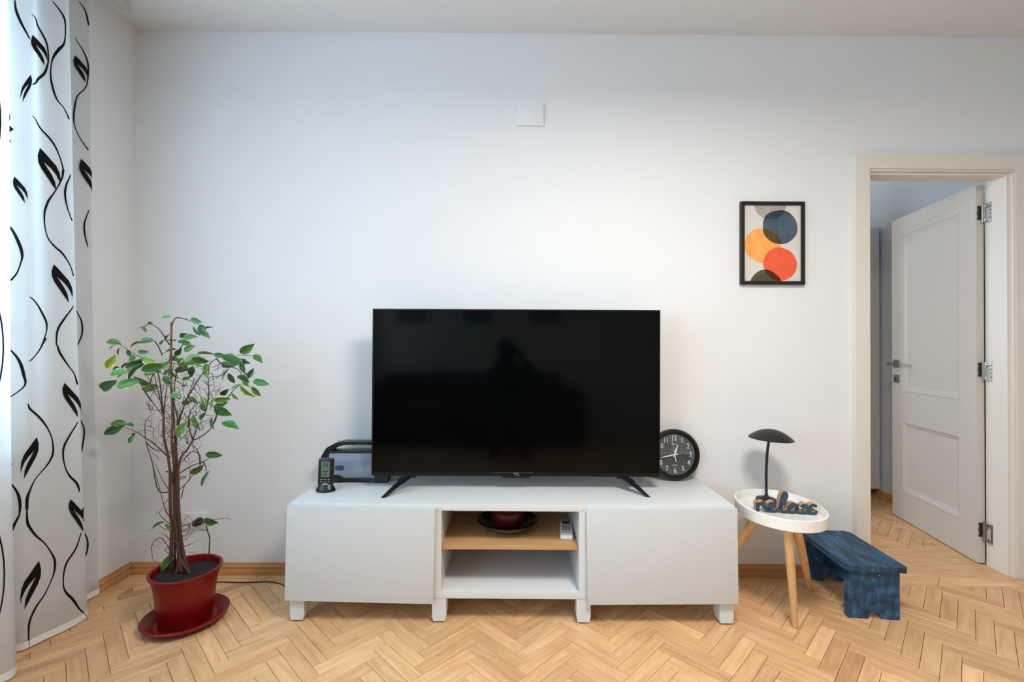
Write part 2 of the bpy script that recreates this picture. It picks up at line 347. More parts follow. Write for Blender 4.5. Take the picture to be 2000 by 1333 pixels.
# ---------------------------------------------------------------- parquet floors
PL, PW, PT = 0.2496, 0.0534, 0.016                # plank length, width, thickness
RT2 = math.sqrt(0.5)
def clip(poly, rect):
    x0, x1, y0, y1 = rect
    for ax, lim, sgn in ((0, x0, 1), (0, x1, -1), (1, y0, 1), (1, y1, -1)):
        out = []
        for i in range(len(poly)):
            a, b = poly[i], poly[(i+1) % len(poly)]; da = sgn*(a[ax]-lim); db = sgn*(b[ax]-lim)
            if da >= 0: out.append(a)
            if (da >= 0) != (db >= 0):
                t = da/(da-db); out.append((a[0]+(b[0]-a[0])*t, a[1]+(b[1]-a[1])*t))
        poly = out
        if len(poly) < 3: return []
    return poly
def area2(p): return abs(sum(p[i][0]*p[(i+1) % len(p)][1]-p[(i+1) % len(p)][0]*p[i][1] for i in range(len(p))))/2
def shrink(poly, g):
    cx = sum(p[0] for p in poly)/len(poly); cy = sum(p[1] for p in poly)/len(poly); n = len(poly); out = []
    s = 1 if sum(poly[i][0]*poly[(i+1) % n][1]-poly[(i+1) % n][0]*poly[i][1] for i in range(n)) > 0 else -1
    for i in range(n):
        p0, p1, p2 = poly[i-1], poly[i], poly[(i+1) % n]
        def nrm(a, b):
            dx, dy = b[0]-a[0], b[1]-a[1]; l = math.hypot(dx, dy) or 1e-9; return (-dy/l*s, dx/l*s)
        n1, n2 = nrm(p0, p1), nrm(p1, p2); k = 1+n1[0]*n2[0]+n1[1]*n2[1]
        if k < 0.2: k = 0.2
        out.append((p1[0]+(n1[0]+n2[0])*g/k, p1[1]+(n1[1]+n2[1])*g/k))
    return out
def clean(poly):
    out = []
    for p in poly:
        if not out or math.hypot(p[0]-out[-1][0], p[1]-out[-1][1]) > 1e-4: out.append(p)
    if len(out) > 2 and math.hypot(out[0][0]-out[-1][0], out[0][1]-out[-1][1]) < 1e-4: out.pop()
    return out
planks = []                                        # (polygon, grain direction)
X0, Y0 = -0.291, -0.620                            # phase of the pattern
def herring(rect, ph=(X0, Y0)):
    x0, x1, y0, y1 = rect; STX, STY = PL/RT2, PW/RT2
    i0 = int((x0-ph[0])/STX)-2; i1 = int((x1-ph[0])/STX)+2; j0 = int((y0-ph[1])/STY)-6; j1 = int((y1-ph[1])/STY)+6
    def w2(a, b, ox, oy): return (ox+(a-b)*RT2, oy+(a+b)*RT2)
    for i in range(i0, i1+1):
        for j in range(j0, j1+1):
            ox, oy = ph[0]+i*STX, ph[1]+j*STY
            for (a0, a1, b0, b1, d) in ((0, PL, 0, PW, (RT2, RT2)), (0, PW, PW, PW+PL, (-RT2, RT2))):
                p = clip([w2(a0, b0, ox, oy), w2(a1, b0, ox, oy), w2(a1, b1, ox, oy), w2(a0, b1, ox, oy)], rect)
                p = clean(p) if p else []
                if len(p) >= 3 and area2(p) > 2.5e-4: planks.append((p, d))
BB = -0.101; BL = XL+0.115
herring((BL, XR, YF, BB))
def strip(x0, x1, y0, y1, along='x', n=4, skew=0.0):
    for k in range(n):
        if along == 'x':
            a, b = x0+(x1-x0)*k/n, x0+(x1-x0)*(k+1)/n; sa = skew if k else 0; sb = skew if k < n-1 else 0
            planks.append(([(a+sa, y0), (b+sb, y0), (b-sb, y1), (a-sa, y1)], (1, 0)))
        else:
            a, b = y0+(y1-y0)*k/n, y0+(y1-y0)*(k+1)/n
            planks.append(([(x0, a), (x1, a), (x1, b), (x0, b)], (0, 1)))
strip(XL, 1.70, BB, -0.0005, 'x', 11, 0.03)
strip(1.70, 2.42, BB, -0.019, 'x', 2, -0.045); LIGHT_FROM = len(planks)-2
strip(2.42, XR, BB, -0.019, 'x', 1, 0)
strip(HX1, XR, -0.019, -0.0005, 'x', 1, 0)
strip(XL, BL, YF, BB, 'y', 8)
ys = [-0.019, 0.05, WT+.004]
for k in range(len(ys)-1): strip(HX0, HX1, ys[k], ys[k+1], 'x', 1+k, 0.03)
ys = [WT+.004, 0.19, 0.268, 0.349]
for k in range(3): strip(HXL, HXR, ys[k], ys[k+1], 'x', 4+k % 2, 0.035)
main_n = len(planks)
herring((HXL, HXR, 0.349, HYB), (X0+0.09, 0.349))
def plank_mesh(name, items):
    vs, fs, uv, tint = [], [], [], []
    for poly, d, off, tn in items:
        q = clean(shrink(poly, 0.00065)); n = len(q)
        if n < 3: continue
        t = shrink(q, 0.0007); o = len(vs)
        dz = off[2]
        vs += [(x, y, -PT) for x, y in q]+[(x, y, -0.0008+dz) for x, y in q]+[(x, y, dz) for x, y in t]
        sgn = sum(q[i][0]*q[(i+1) % n][1]-q[(i+1) % n][0]*q[i][1] for i in range(n)) > 0
        ff = [tuple(o+2*n+i for i in range(n))]+[(o+i, o+(i+1) % n, o+n+(i+1) % n, o+n+i) for i in range(n)]+[(o+n+i, o+n+(i+1) % n, o+2*n+(i+1) % n, o+2*n+i) for i in range(n)]
        if not sgn: ff = [f_[::-1] for f_ in ff]
        for f_ in ff:
            fs.append(f_)
            for i in f_:
                x, y, _ = vs[i]; uv.append((x*d[0]+y*d[1]+off[0], -x*d[1]+y*d[0]+off[1])); tint.append(tn)
    me = bpy.data.meshes.new(name); me.from_pydata(vs, [], fs); me.materials.append(M_parquet)
    ul = me.uv_layers.new(name='grain'); ul.data.foreach_set('uv', [c for u in uv for c in u])
    ca = me.color_attributes.new('tint', 'FLOAT_COLOR', 'CORNER'); ca.data.foreach_set('color', [c for t_ in tint for c in (*t_, 1)])
    return me
floor = tag(box('floor', (XL, YF, -0.06), (XR, WT, -PT-0.0005), M_dark), 'herringbone oak parquet floor with a straight border along the wall', 'floor', kind='structure')
floor2 = tag(box('floor_hall', (HXL, WT+0.001, -0.06), (HXR, HYB, -PT-0.0005), M_dark), 'parquet floor of the room behind the door', 'floor', kind='structure')
rp = random.Random(3)
vis, rest, rest2 = [], [], []
for idx, (poly, d) in enumerate(planks):
    cx = sum(p[0] for p in poly)/len(poly); cy = sum(p[1] for p in poly)/len(poly)
    k = rp.gauss(0, 0.075); wv = rp.uniform(-0.04, 0.04)
    if rp.random() < 0.07: k -= 0.16
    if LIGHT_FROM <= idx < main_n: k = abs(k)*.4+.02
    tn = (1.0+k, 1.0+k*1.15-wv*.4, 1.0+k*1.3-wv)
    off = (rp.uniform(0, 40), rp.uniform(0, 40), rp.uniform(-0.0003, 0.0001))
    inview = False
    if cy > -CAM_D+0.3:
        px, py = proj((cx, cy, 0)); inview = -20 < px < 2020 and py < 1350
        if cy > WT and not (1690 < px < 1960): inview = False
        if inview and cy < -.02 and 570 < px < 1430 and py < 1165: inview = False
    it = (poly, d, off, tn)
    if inview: vis.append((area2(poly)/((cy+CAM_D)**3), it, cy > WT))
    elif cy > WT: rest2.append(it)
    else: rest.append(it)
vis.sort(key=lambda t: -t[0])
for i, (a_, it, hall) in enumerate(vis):
    if i < 300:
        o = bpy.data.objects.new('plank', plank_mesh('plank', [it])); COL.objects.link(o); o.parent = floor2 if hall else floor
    else: (rest2 if hall else rest).append(it)
for nm, items, par in (('plank_field', rest, floor), ('plank_field', rest2, floor2)):
    o = bpy.data.objects.new(nm, plank_mesh(nm, items)); COL.objects.link(o); o.parent = par; o['kind'] = 'stuff'

# ---------------------------------------------------------------- baseboards
def baseboard(name, p0, p1, nrm, label):
    prof = [(0.0005, 0.0005), (0.020, 0.0005), (0.021, 0.010), (0.018, 0.022), (0.0145, 0.025), (0.0165, 0.032), (0.0155, 0.041), (0.011, 0.045), (0.010, 0.053), (0.0005, 0.055)]
    m = MB(); n = len(prof); vs = []
    for p in (p0, p1): vs += [Vector((p[0]+nrm[0]*a, p[1]+nrm[1]*a, z)) for a, z in prof]
    m.add(vs, [(i, (i+1) % n, n+(i+1) % n, n+i) for i in range(n)]+[tuple(range(n)), tuple(range(n, 2*n))])
    return tag(m.build(name, M_base, angle=25), label, 'baseboard', kind='structure')
baseboard('baseboard_back', (XL+.021, 0), (1.684, 0), (0, -1), 'stained pine baseboard along the wall behind the cabinet')
baseboard('baseboard_left', (XL, YF), (XL, -.0005), (1, 0), 'stained pine baseboard along the curtain wall')
baseboard('baseboard_right', (2.535, 0), (XR, 0), (0, -1), 'short stained pine baseboard right of the door')
baseboard('baseboard_hall', (HXR, WT+.001), (HXR, HYB), (-1, 0), 'pine baseboard in the room behind the door')

# ---------------------------------------------------------------- door
door = thing('door_1', 'open cream panelled door with steel hinges', 'door', (DX1, 0.12, 0), kind='structure')
DP = Vector((DX1, 0.12, 0))
def dl(x, y, z): return (x-DP.x, y-DP.y, z)
CO0, CO1, CZ = 1.689, 2.533, 2.078                # casing outer edges
CI0, CI1, CZI = 1.757, 2.479, 2.002
m = MB()
for y0, y1, o0, o1, oz, i0, i1, iz in ((-0.030, -0.0005, CO0, CO1, CZ, CI0, CI1, CZI),):
    m.prism([dl(o0, y0, .0005), dl(i0, y0, .0005), dl(i0, y0, iz), dl(o0, y0, oz)], (0, y1-y0, 0))
    m.prism([dl(o0, y0, oz), dl(i0, y0, iz), dl(i1, y0, iz), dl(o1, y0, oz)], (0, y1-y0, 0))
    m.prism([dl(o1, y0, oz), dl(i1, y0, iz), dl(i1, y0, .0005), dl(o1, y0, .0005)], (0, y1-y0, 0))
cas = m.build('casing', M_cream, door, smooth=False)
bv = cas.modifiers.new('bevel', 'BEVEL'); bv.width = 0.004; bv.segments = 2; bv.limit_method = 'ANGLE'
m = MB()                                           # lining of the opening, with its stop strip
J0, J1, JZ = DX0, DX1, DZ1
m.box(dl(HX0+.0005, -.022, 0.0005), dl(J0, WT+.001, HZ1-.0005)); m.box(dl(J1, -.022, 0.0005), dl(HX1-.0005, WT+.001, HZ1-.0005)); m.box(dl(J0, -.022, JZ), dl(J1, WT+.001, HZ1-.0005))
m.box(dl(J0, -.004, .0005), dl(J0+.012, .068, JZ)); m.box(dl(J1-.012, -.004, .0005), dl(J1, .068, JZ-.0005)); m.box(dl(J0+.012, -.004, JZ-.012), dl(J1-.012, .068, JZ))
m.build('lining', M_cream, door, smooth=False)
# leaf: local x along the leaf from its hinges, local y = thickness (away from camera side)
A0, A1 = Vector((2.438, 0.128)), Vector((2.583, 0.838))
dirv = (A1-A0).normalized(); LW, LT, LH = 0.725, 0.034, 1.972
leaf_xf = Matrix(((dirv.x, dirv.y, 0, A0.x-DP.x), (dirv.y, -dirv.x, 0, A0.y-DP.y), (0, 0, 1, 0.006), (0, 0, 0, 1)))
def lx(v): return leaf_xf @ Vector(v)
m = MB(); PU = (0.115, 0.615, 0.835, 1.865); PD = (0.115, 0.615, 0.185, 0.640)
xs = [0, PU[0], PU[1], LW]; zs = [0, PD[2], PD[3], PU[2], PU[3], LH]
for i in range(3):
    for j in range(5):
        rec = i == 1 and j in (1, 3)
        m.box((xs[i], 0.010 if rec else 0, zs[j]), (xs[i+1], LT-(0.010 if rec else 0), zs[j+1]), xf=leaf_xf)
leaf = m.build('leaf', M_leafdoor, door, smooth=False)
for (a0, a1, z0, z1) in (PU, PD):                   # moulding around each sunk panel
    m = MB()
    prof = [(0.0, -0.004), (0.010, -0.003), (0.018, 0.003), (0.028, 0.0065), (0.036, 0.010)]
    rings = [[lx((a0+o, y, z0+o)), lx((a1-o, y, z0+o)), lx((a1-o, y, z1-o)), lx((a0+o, y, z1-o))] for o, y in [(-.002, 0.0)]+prof]
    vs = [v for r_ in rings for v in r_]; fs = [(k*4+q, k*4+(q+1) % 4, (k+1)*4+(q+1) % 4, (k+1)*4+q) for k in range(len(rings)-1) for q in range(4)]
    m.add(vs, fs); m.build('panel_moulding', M_leafdoor, leaf, smooth=False)
hs = 0.672
m = MB(); m.box((hs-.026, -.009, .985), (hs+.026, 0.0, 1.037), bev=.002, xf=leaf_xf)
m.tube([lx((hs, -.005, 1.011)), lx((hs, -.052, 1.011))], .009, 12); m.tube([lx((hs+.006, -.050, 1.011)), lx((hs-.03, -.053, 1.011)), lx((hs-.115, -.053, 1.010))], [.0095, .0095, .008], 10)
m.build('door_handle', M_steel, leaf)
m = MB(); m.box((hs-.026, -.008, .885), (hs+.026, 0.0, .937), bev=.002, xf=leaf_xf); m.build('keyhole_plate', M_steel, leaf)
m = MB(); m.tube([lx((hs, -.007, .911)), lx((hs, -.0095, .911))], .010, 12); m.build('key_cylinder', M_steeld, leaf)
for zc in (1.825, 1.005, 0.172):                   # hinges
    m = MB(); h_ = .05
    m.tube([dl(2.4705-.012, .113, zc-h_), dl(2.4705-.012, .113, zc+h_)], .0065, 10)
    xj = J1-.0135; o_ = [(0.110, h_-.006), (0.068, h_), (0.068, -h_), (0.110, -h_+.006)]; i_ = [(0.101, h_-.022), (0.079, h_-.016), (0.079, -h_+.016), (0.101, -h_+.022)]
    for k in range(4):
        l = (k+1) % 4; m.prism([dl(xj+.0005, *(o_[k][0], zc+o_[k][1])), dl(xj+.0005, o_[l][0], zc+o_[l][1]), dl(xj+.0005, i_[l][0], zc+i_[l][1]), dl(xj+.0005, i_[k][0], zc+i_[k][1])], (.0012, 0, 0))
    hg = m.build('hinge', M_steel, door)
    e0 = lx((0, 0, 0)); tv = (lx((0, LT, 0))-e0).normalized(); nv = -(lx((1, 0, 0))-e0).normalized()
    m = MB(); pl = [(0.034, .026), (.014, .038), (.004, .034), (.008, .018), (.003, 0), (.008, -.018), (.004, -.034), (.014, -.038), (.034, -.026)]
    m.prism([e0+tv*a+nv*.0006+Vector((0, 0, zc+b-.006+.006)) for a, b in pl], nv*.0015); m.build('hinge_plate', M_steeld, hg)
    m = MB()
    for a, b in ((.016, .012), (.016, -.012), (.009, .030), (.009, -.030)): m.tube([e0+tv*a+nv*.002+Vector((0, 0, zc+b)), e0+tv*a+nv*.0032+Vector((0, 0, zc+b))], .003, 8)
    for a, b in ((.0735, .03), (.0735, .01), (.0735, -.01), (.0735, -.03), (.092, .041), (.092, -.041)): m.tube([dl(xj+.0006, a, zc+b), dl(xj-.0008, a, zc+b)], .0028, 8)
    m.build('screw', M_dark, hg)

# wardrobe standing in the next room
wd = thing('wardrobe', 'tall pale grey wardrobe glimpsed through the doorway', 'wardrobe', (2.35, 1.42, 0))
box('body', (-.40, -.25, .07), (.395, .25, 2.02), M_wardrobe, wd, .002)
box('plinth', (-.38, -.19, .0005), (.375, .24, .07), M_dark, wd)
for k in (-1, 1): box('wardrobe_door', (-.398 if k < 0 else .002, -.27, .075), (-.002 if k < 0 else .398, -.2505, 2.018), M_wardrobe, wd, .002)

# ================================================================ TV CABINET
CABX, CABY, CABROT = 0.0134, -0.0045, -0.0085
cab = thing('tv_cabinet', 'long low white cabinet with two blank doors and an open middle under the television', 'cabinet', (CABX, CABY, 0), CABROT)
def cl(u, v, h): return (u, -v, h)
TT = 0.027
box('top_panel', cl(-.9, .0, .48-TT), cl(.9, .40, .48), M_whitecarc, cab, .0012)
box('bottom_panel', cl(-.9, 0, .10), cl(.9, .40, .129), M_whitecarc, cab, .0012)
for u0, u1 in ((-.9, -.882), (.882, .9)): box('side_panel', cl(u0, 0, .1295), cl(u1, .40, .48-TT-.0005), M_whitecarc, cab)
for u0, u1 in ((-.330, -.285), (.272, .322)): box('partition', cl(u0, .004, .1295), cl(u1, .3995, .48-TT-.0005), M_whitecarc, cab)
box('back_panel', cl(-.882, 0.0005, .1295), cl(.882, .0038, .48-TT-.0005), M_whitecarc, cab)
box('shelf', cl(-.2845, .006, .291), cl(.2715, .385, .308), M_oak, cab, .001)
for sgn, rot in ((-1, 0.016), (1, -0.013)):
    u0, u1 = (-.905, -.310) if sgn < 0 else (.302, .903)
    o = box('door', (0, -.020, -.189), (u1-u0, 0, .189), M_white, cab, .0012)
    if sgn > 0: o.data.transform(Matrix.Translation((-(u1-u0), 0, 0)))
    o.location = cl(u0 if sgn < 0 else u1, .4008, .286); o.rotation_euler = (0, rot if sgn < 0 else rot, 0)
for u in (-.868, -.292, .292, .868):
    for v in (.37, .06):
        wdt = .028; m = MB(); vs = []
        prof = [(.0285, .0995), (.0285, .030), (.0255, .016), (.0235, .0075)]
        for r_, z in prof: vs += [cl(u-r_, v+.028, z), cl(u+r_, v+.028, z), cl(u+r_, v-r_, z), cl(u-r_, v-r_, z)]
        fs = [(k*4+q, k*4+(q+1) % 4, k*4+4+(q+1) % 4, k*4+4+q) for k in range(3) for q in range(4)]+[(0, 1, 2, 3), (12, 13, 14, 15)]
        lg = m.add(vs, fs).build('leg', M_whitecarc, cab, angle=30)
        MB().lathe([(.0001, .0005), (.019, .0005), (.019, .0073), (.0001, .0073)], cl(u, v, 0), 14).build('glide', M_black, lg)

# ================================================================ TELEVISION
TVY = -0.205
c00, c10 = aty(725.5, 930.5, TVY), aty(1288.5, 930, TVY); c01, c11 = aty(728, 603.5, TVY), aty(1288.5, 606, TVY)
tx0, tx1, tz0, tz1 = (c00.x+c01.x)/2, (c10.x+c11.x)/2, (c00.z+c10.z)/2, (c01.z+c11.z)/2
TW, TH = tx1-tx0, tz1-tz0
tv = thing('television', 'large black flat screen television on splayed legs atop the white cabinet', 'television', ((tx0+tx1)/2, TVY, 0.4802), -0.004)
zb = tz0-0.4802
box('back_cover', (-TW/2+.001, .004, zb+.001), (TW/2-.001, .028, zb+TH-.001), M_bezel, tv, .003)
box('electronics_housing', (-TW*.40, .0285, zb+.04), (TW*.40, .072, zb+TH*.62), M_black, tv, .012)
m = MB(); bw = .006
m.box((-TW/2, -.004, zb), (TW/2, .0038, zb+.016)); m.box((-TW/2, -.004, zb+TH-bw), (TW/2, .0038, zb+TH)); m.box((-TW/2, -.004, zb+.016), (-TW/2+bw, .0038, zb+TH-bw)); m.box((TW/2-bw, -.004, zb+.016), (TW/2, .0038, zb+TH-bw))
m.build('bezel', M_bezel, tv, smooth=False)
box('screen', (-TW/2+bw+.0003, -.0015, zb+.0163), (TW/2-bw-.0003, .0035, zb+TH-bw-.0003), M_screen, tv)
box('sensor_bar', (-.062, -.006, zb-.009), (.062, .010, zb-.0005), M_black, tv, .002)
m = MB(); vs, fs = text_mesh('TCL', 0.015, 0.0003); m.add([Vector((v.x+.004, -.0046-v.z, v.y+zb+.008)) for v in vs], fs); m.build('logo', M_silver, tv, smooth=False)
m = MB(); m.box((-.11, -.0044, zb+.0155), (.08, -.0040, zb+.0165)); m.build('trim_line', M_steel, tv, smooth=False)
tvo = Vector(tv.location)
for sx, tip, rear in ((-1, (748, 972), (800, 938)), (1, (1266, 970), (1212, 937))):
    pf = atz(*tip, .482)-tvo; topf = Vector((pf.x-sx*.085, .006, zb-.002)); pr_ = Vector((pf.x-sx*.004, .13, .0))
    pf.z = 0.0
    m = MB()
    for end in (pf, pr_):
        mid = topf.lerp(end, .5)+Vector((sx*.003, 0, .002)); secs = []
        for q, (wd_, th_) in ((topf, (.036, .024)), (mid, (.030, .018)), (end, (.017, .012))):
            e = Vector((1, 0, 0)); t_ = Vector((0, 1, 0)); zo = 0
            secs.append([q+e*wd_*.5*a+t_*th_*.5*b+Vector((0, 0, 0.0006 if q is end else 0)) for a, b in ((-1, -1), (1, -1), (1, 1), (-1, 1))])
        vs = [v for s_ in secs for v in s_]; m.add(vs, [(k*4+q, k*4+(q+1) % 4, k*4+4+(q+1) % 4, k*4+4+q) for k in range(2) for q in range(4)]+[(0, 1, 2, 3), (8, 9, 10, 11)])
    m.box((topf.x-.028, -.004, zb-.010), (topf.x+.028, .022, zb+.0), bev=.002)
    m.build('stand_leg', M_black, tv)

# ================================================================ THINGS ON THE CABINET
CT = 0.4805
# portable speaker behind the television
SY = -0.085
def sp(px, py, y=SY-.035): return aty(px, py, y)
spk = thing('portable_speaker', 'black framed portable speaker with carry handle and smoky grey front, half behind the television', 'speaker', (-0.62, SY, CT))
so = Vector(spk.location)
def sq(px, py, y=0.0):
    p = aty(px, py, SY-.03); return Vector((p.x-so.x, y, max(p.z-so.z, 0.0)))
hp = [(630, 903), (633, 893), (640, 880), (655, 871), (670, 867), (684, 867)]
pth = [sq(*p) for p in hp]; xm = 2*(-0.713-so.x)
full = pth+[Vector((xm-p.x, p.y, p.z)) for p in pth[::-1]]
m = MB(); n_ = len(full)
def ribbon(m, path, wid, dep):
    secs = []
    for i, p in enumerate(path):
        t_ = (path[min(i+1, len(path)-1)]-path[max(i-1, 0)]).normalized(); n2 = Vector((-t_.z, 0, t_.x)); ww = wid[i] if isinstance(wid, list) else wid
        secs.append([p+n2*ww*.5+Vector((0, -dep, 0)), p-n2*ww*.5+Vector((0, -dep, 0)), p-n2*ww*.5+Vector((0, dep, 0)), p+n2*ww*.5+Vector((0, dep, 0))])
    vs = [v for s_ in secs for v in s_]; k4 = len(secs)
    m.add(vs, [(k*4+q, k*4+(q+1) % 4, k*4+4+(q+1) % 4, k*4+4+q) for k in range(k4-1) for q in range(4)]+[(0, 1, 2, 3), tuple((k4-1)*4+q for q in range(4))])
wds = [.030, .029, .026, .022, .016, .014]; ribbon(m, full, wds+wds[::-1], .026)
m.build('handle_frame', M_black, spk)
bl, tp = sq(650, 938), sq(650, 884)
ex = xm-bl.x
box('speaker_body', (bl.x-.022, -.028, .018), (ex+.022, .030, tp.z), M_grille, spk, .010)
box('top_rail', (bl.x-.02, -.032, tp.z-.004), (ex+.02, .032, tp.z+.006), M_black, spk, .003)
m = MB(); zb2 = .0
for xa, xb in ((bl.x-.032, bl.x+.028), (ex-.028, ex+.032)): m.prism([(xa, -.036, .0003), (xb, -.036, .0003), (xb+(.03 if xa < 0 and xb < ex-.1 else 0), -.036, .014), (xb, -.036, .034), (xa, -.036, .034)], (0, .072, 0))
m.box((bl.x-.01, -.033, .006), (ex+.01, .033, .020))
m.build('base_frame', M_black, spk, smooth=False)
box('dial', (bl.x+.012, -.0300, .058), (bl.x+.05, -.0275, .078), mat('dial_grey', srgb(66, 74, 92), .3), spk, .004)

# small black weather display
wp = atz(634, 961, CT); ws = thing('weather_display', 'small upright black device with a green display standing at the cabinet end', 'display', (wp.x, wp.y+.012, CT), 0.05)
m = MB(); vs, fs = [], []
for z, rx, ry in ((0.0004, .041, .030), (.006, .042, .031), (.014, .038, .027), (.026, .031, .019), (.031, .028, .016)):
    vs += [Vector((rx*math.cos(2*PI*k/28), ry*math.sin(2*PI*k/28), z)) for k in range(28)]
for q in range(4): fs += [(q*28+k, q*28+(k+1) % 28, q*28+28+(k+1) % 28, q*28+28+k) for k in range(28)]
fs += [tuple(range(28)), tuple(range(112, 140))]; m.add(vs, fs).build('foot', M_black, ws)
tl = Matrix.Rotation(-.06, 4, 'X')
body = box('body', (-.033, -.012, .024), (.033, .012, .142), M_black, ws, .008, tl)
box('lcd', (-.018, -.0128, .062), (.018, -.0119, .128), M_lcd, body, 0, tl)
m = MB()
for (a, b, c, d) in ((-.010, .112, -.007, .122), (-.001, .104, .002, .122), (.007, .104, .010, .122), (-.012, .084, .012, .088), (-.008, .070, .008, .074)): m.box((a, -.0133, b), (c, -.0128, d), xf=tl)
m.build('lcd_segments', M_lcdseg, body, smooth=False)
m = MB()
for a, b in ((-.016, .052), (.0, .052), (.016, .052), (-.016, .042), (.0, .040), (.016, .042)): m.box((a-.0045, -.0132, b-.0012), (a+.0045, -.0119, b+.0012), xf=tl)
m.build('button_marks', M_silver, body, smooth=False)
box('print_mark', (-.012, -.0131, .0285), (.012, -.0119, .0335), M_whiteprint, body, 0, tl)

# wall clock leaning on the wall
CLR = 0.121
clk = thing('wall_clock', 'round black clock with white numerals leaning on the wall beside the television', 'clock', (0.794, -0.052, CT+.0008), 0)
cm = Matrix.Rotation(math.radians(-6), 4, 'X') @ Matrix.Translation((0, 0, CLR)) @ Matrix.Rotation(PI/2, 4, 'X')
m = MB(); m.lathe([(.0001, -.004), (CLR*.93, -.004), (CLR, .004), (CLR, .018), (CLR-.005, .026), (CLR-.013, .027), (CLR-.019, .018), (CLR-.020, .012)], n=64, xf=cm)
clk_case = m.build('case', M_black, clk)
MB().lathe([(CLR-.0195, .0125), (.0001, .0125)], n=64, xf=cm).build('dial_face', M_clockface, clk)
m = MB(); m.lathe([(CLR-.0235, .0131), (CLR-.0245, .0131)], n=64, xf=cm); m.build('minute_ring', mat('ring_grey', srgb(120, 122, 122), .5), clk)
for h in range(1, 13):
    a = PI/2-2*PI*h/12; r_ = .077
    vs, fs = text_mesh(str(h), .034, .0002); MB().add([cm @ Vector((v.x*.82+r_*math.cos(a), v.y+r_*math.sin(a), .0134+v.z)) for v in vs], fs).build('numeral', M_whiteprint, clk, smooth=False)
def hand(ang, l0, l1, w0, w1, z):
    d_ = Vector((math.cos(ang), math.sin(ang), 0)); n2 = Vector((-d_.y, d_.x, 0))
    return [cm @ (d_*a+n2*b+Vector((0, 0, z))) for a, b in ((-l0, -w0*.5), (-l0, w0*.5), (l1*.45, w1), (l1, .0012), (l1, -.0012), (l1*.45, -w1))]
for nm, ang, l0, l1, w0, w1, z in (('hour_hand', PI/2-.34, .012, .048, .006, .0045, .0150), ('minute_hand', PI+.21, .016, .072, .005, .0032, .0160), ('second_hand', PI/2+.15, .034, .070, .004, .0008, .0170)):
    m = MB(); p_ = hand(ang, l0, l1, w0, w1, z); m.prism(p_, (cm.to_3x3() @ Vector((0, 0, .0006)))); m.build(nm, M_whiteprint, clk, smooth=False)
MB().lathe([(.0001, .0185), (.004, .0185), (.004, .0135), (.0001, .0135)], n=14, xf=cm).build('hand_hub', M_whiteprint, clk)
for z0, z1 in ((.048, .0505), (-.0515, -.0495)): MB().add([cm @ Vector((a*.013, z, .0134)) for a, z in ((-1, z0), (1, z0), (1, z1), (-1, z1))], [(0, 1, 2, 3)]).build('dial_bar', M_whiteprint, clk, smooth=False)

# ---------------------------------------------------------------- on the shelf
SH = 0.3085
bw_ = thing('glass_bowl', 'shallow dark glass bowl on the oak shelf', 'bowl', (-.008, -.215, SH))
MB().lathe([(.0001, .0005), (.055, .0005), (.09, .010), (.125, .032), (.135, .045), (.1325, .046), (.122, .036), (.088, .015), (.05, .006), (.0001, .006)], n=48).build('bowl', M_bowl, bw_)
cn = thing('candle', 'dark red round candle sitting in the glass bowl', 'candle', (-.008, -.215, SH+.0062))
MB().lathe([(.0001, .0002), (.044, .0002), (.066, .018), (.074, .045), (.070, .075), (.05, .090), (.0001, .092)], n=40).build('wax', M_redcon, cn)
MB().tube([(0, 0, .091), (.001, 0, .102)], .0012, 6).build('wick', M_dark, cn)
rm = thing('remote_control', 'white remote control lying on the oak shelf near its right end', 'remote', (.249, -.250, SH), -0.10)
box('case', (-.027, -.085, .0003), (.027, .085, .019), M_remote, rm, .006)
box('display', (-.018, .042, .0185), (.018, .073, .0196), M_black, rm)
m = MB()
for i in range(3):
    for j in range(3): m.box((-.017+i*.0125, -.028+j*.019, .0185), (-.008+i*.0125, -.016+j*.019, .0203))
m.build('button', mat('button_grey', srgb(120, 128, 140), .5), rm, smooth=False)
box('slide_line', (-.016, -.046, .0188), (.016, -.0435, .0194), mat('slide_blue', srgb(70, 84, 120), .5), rm)

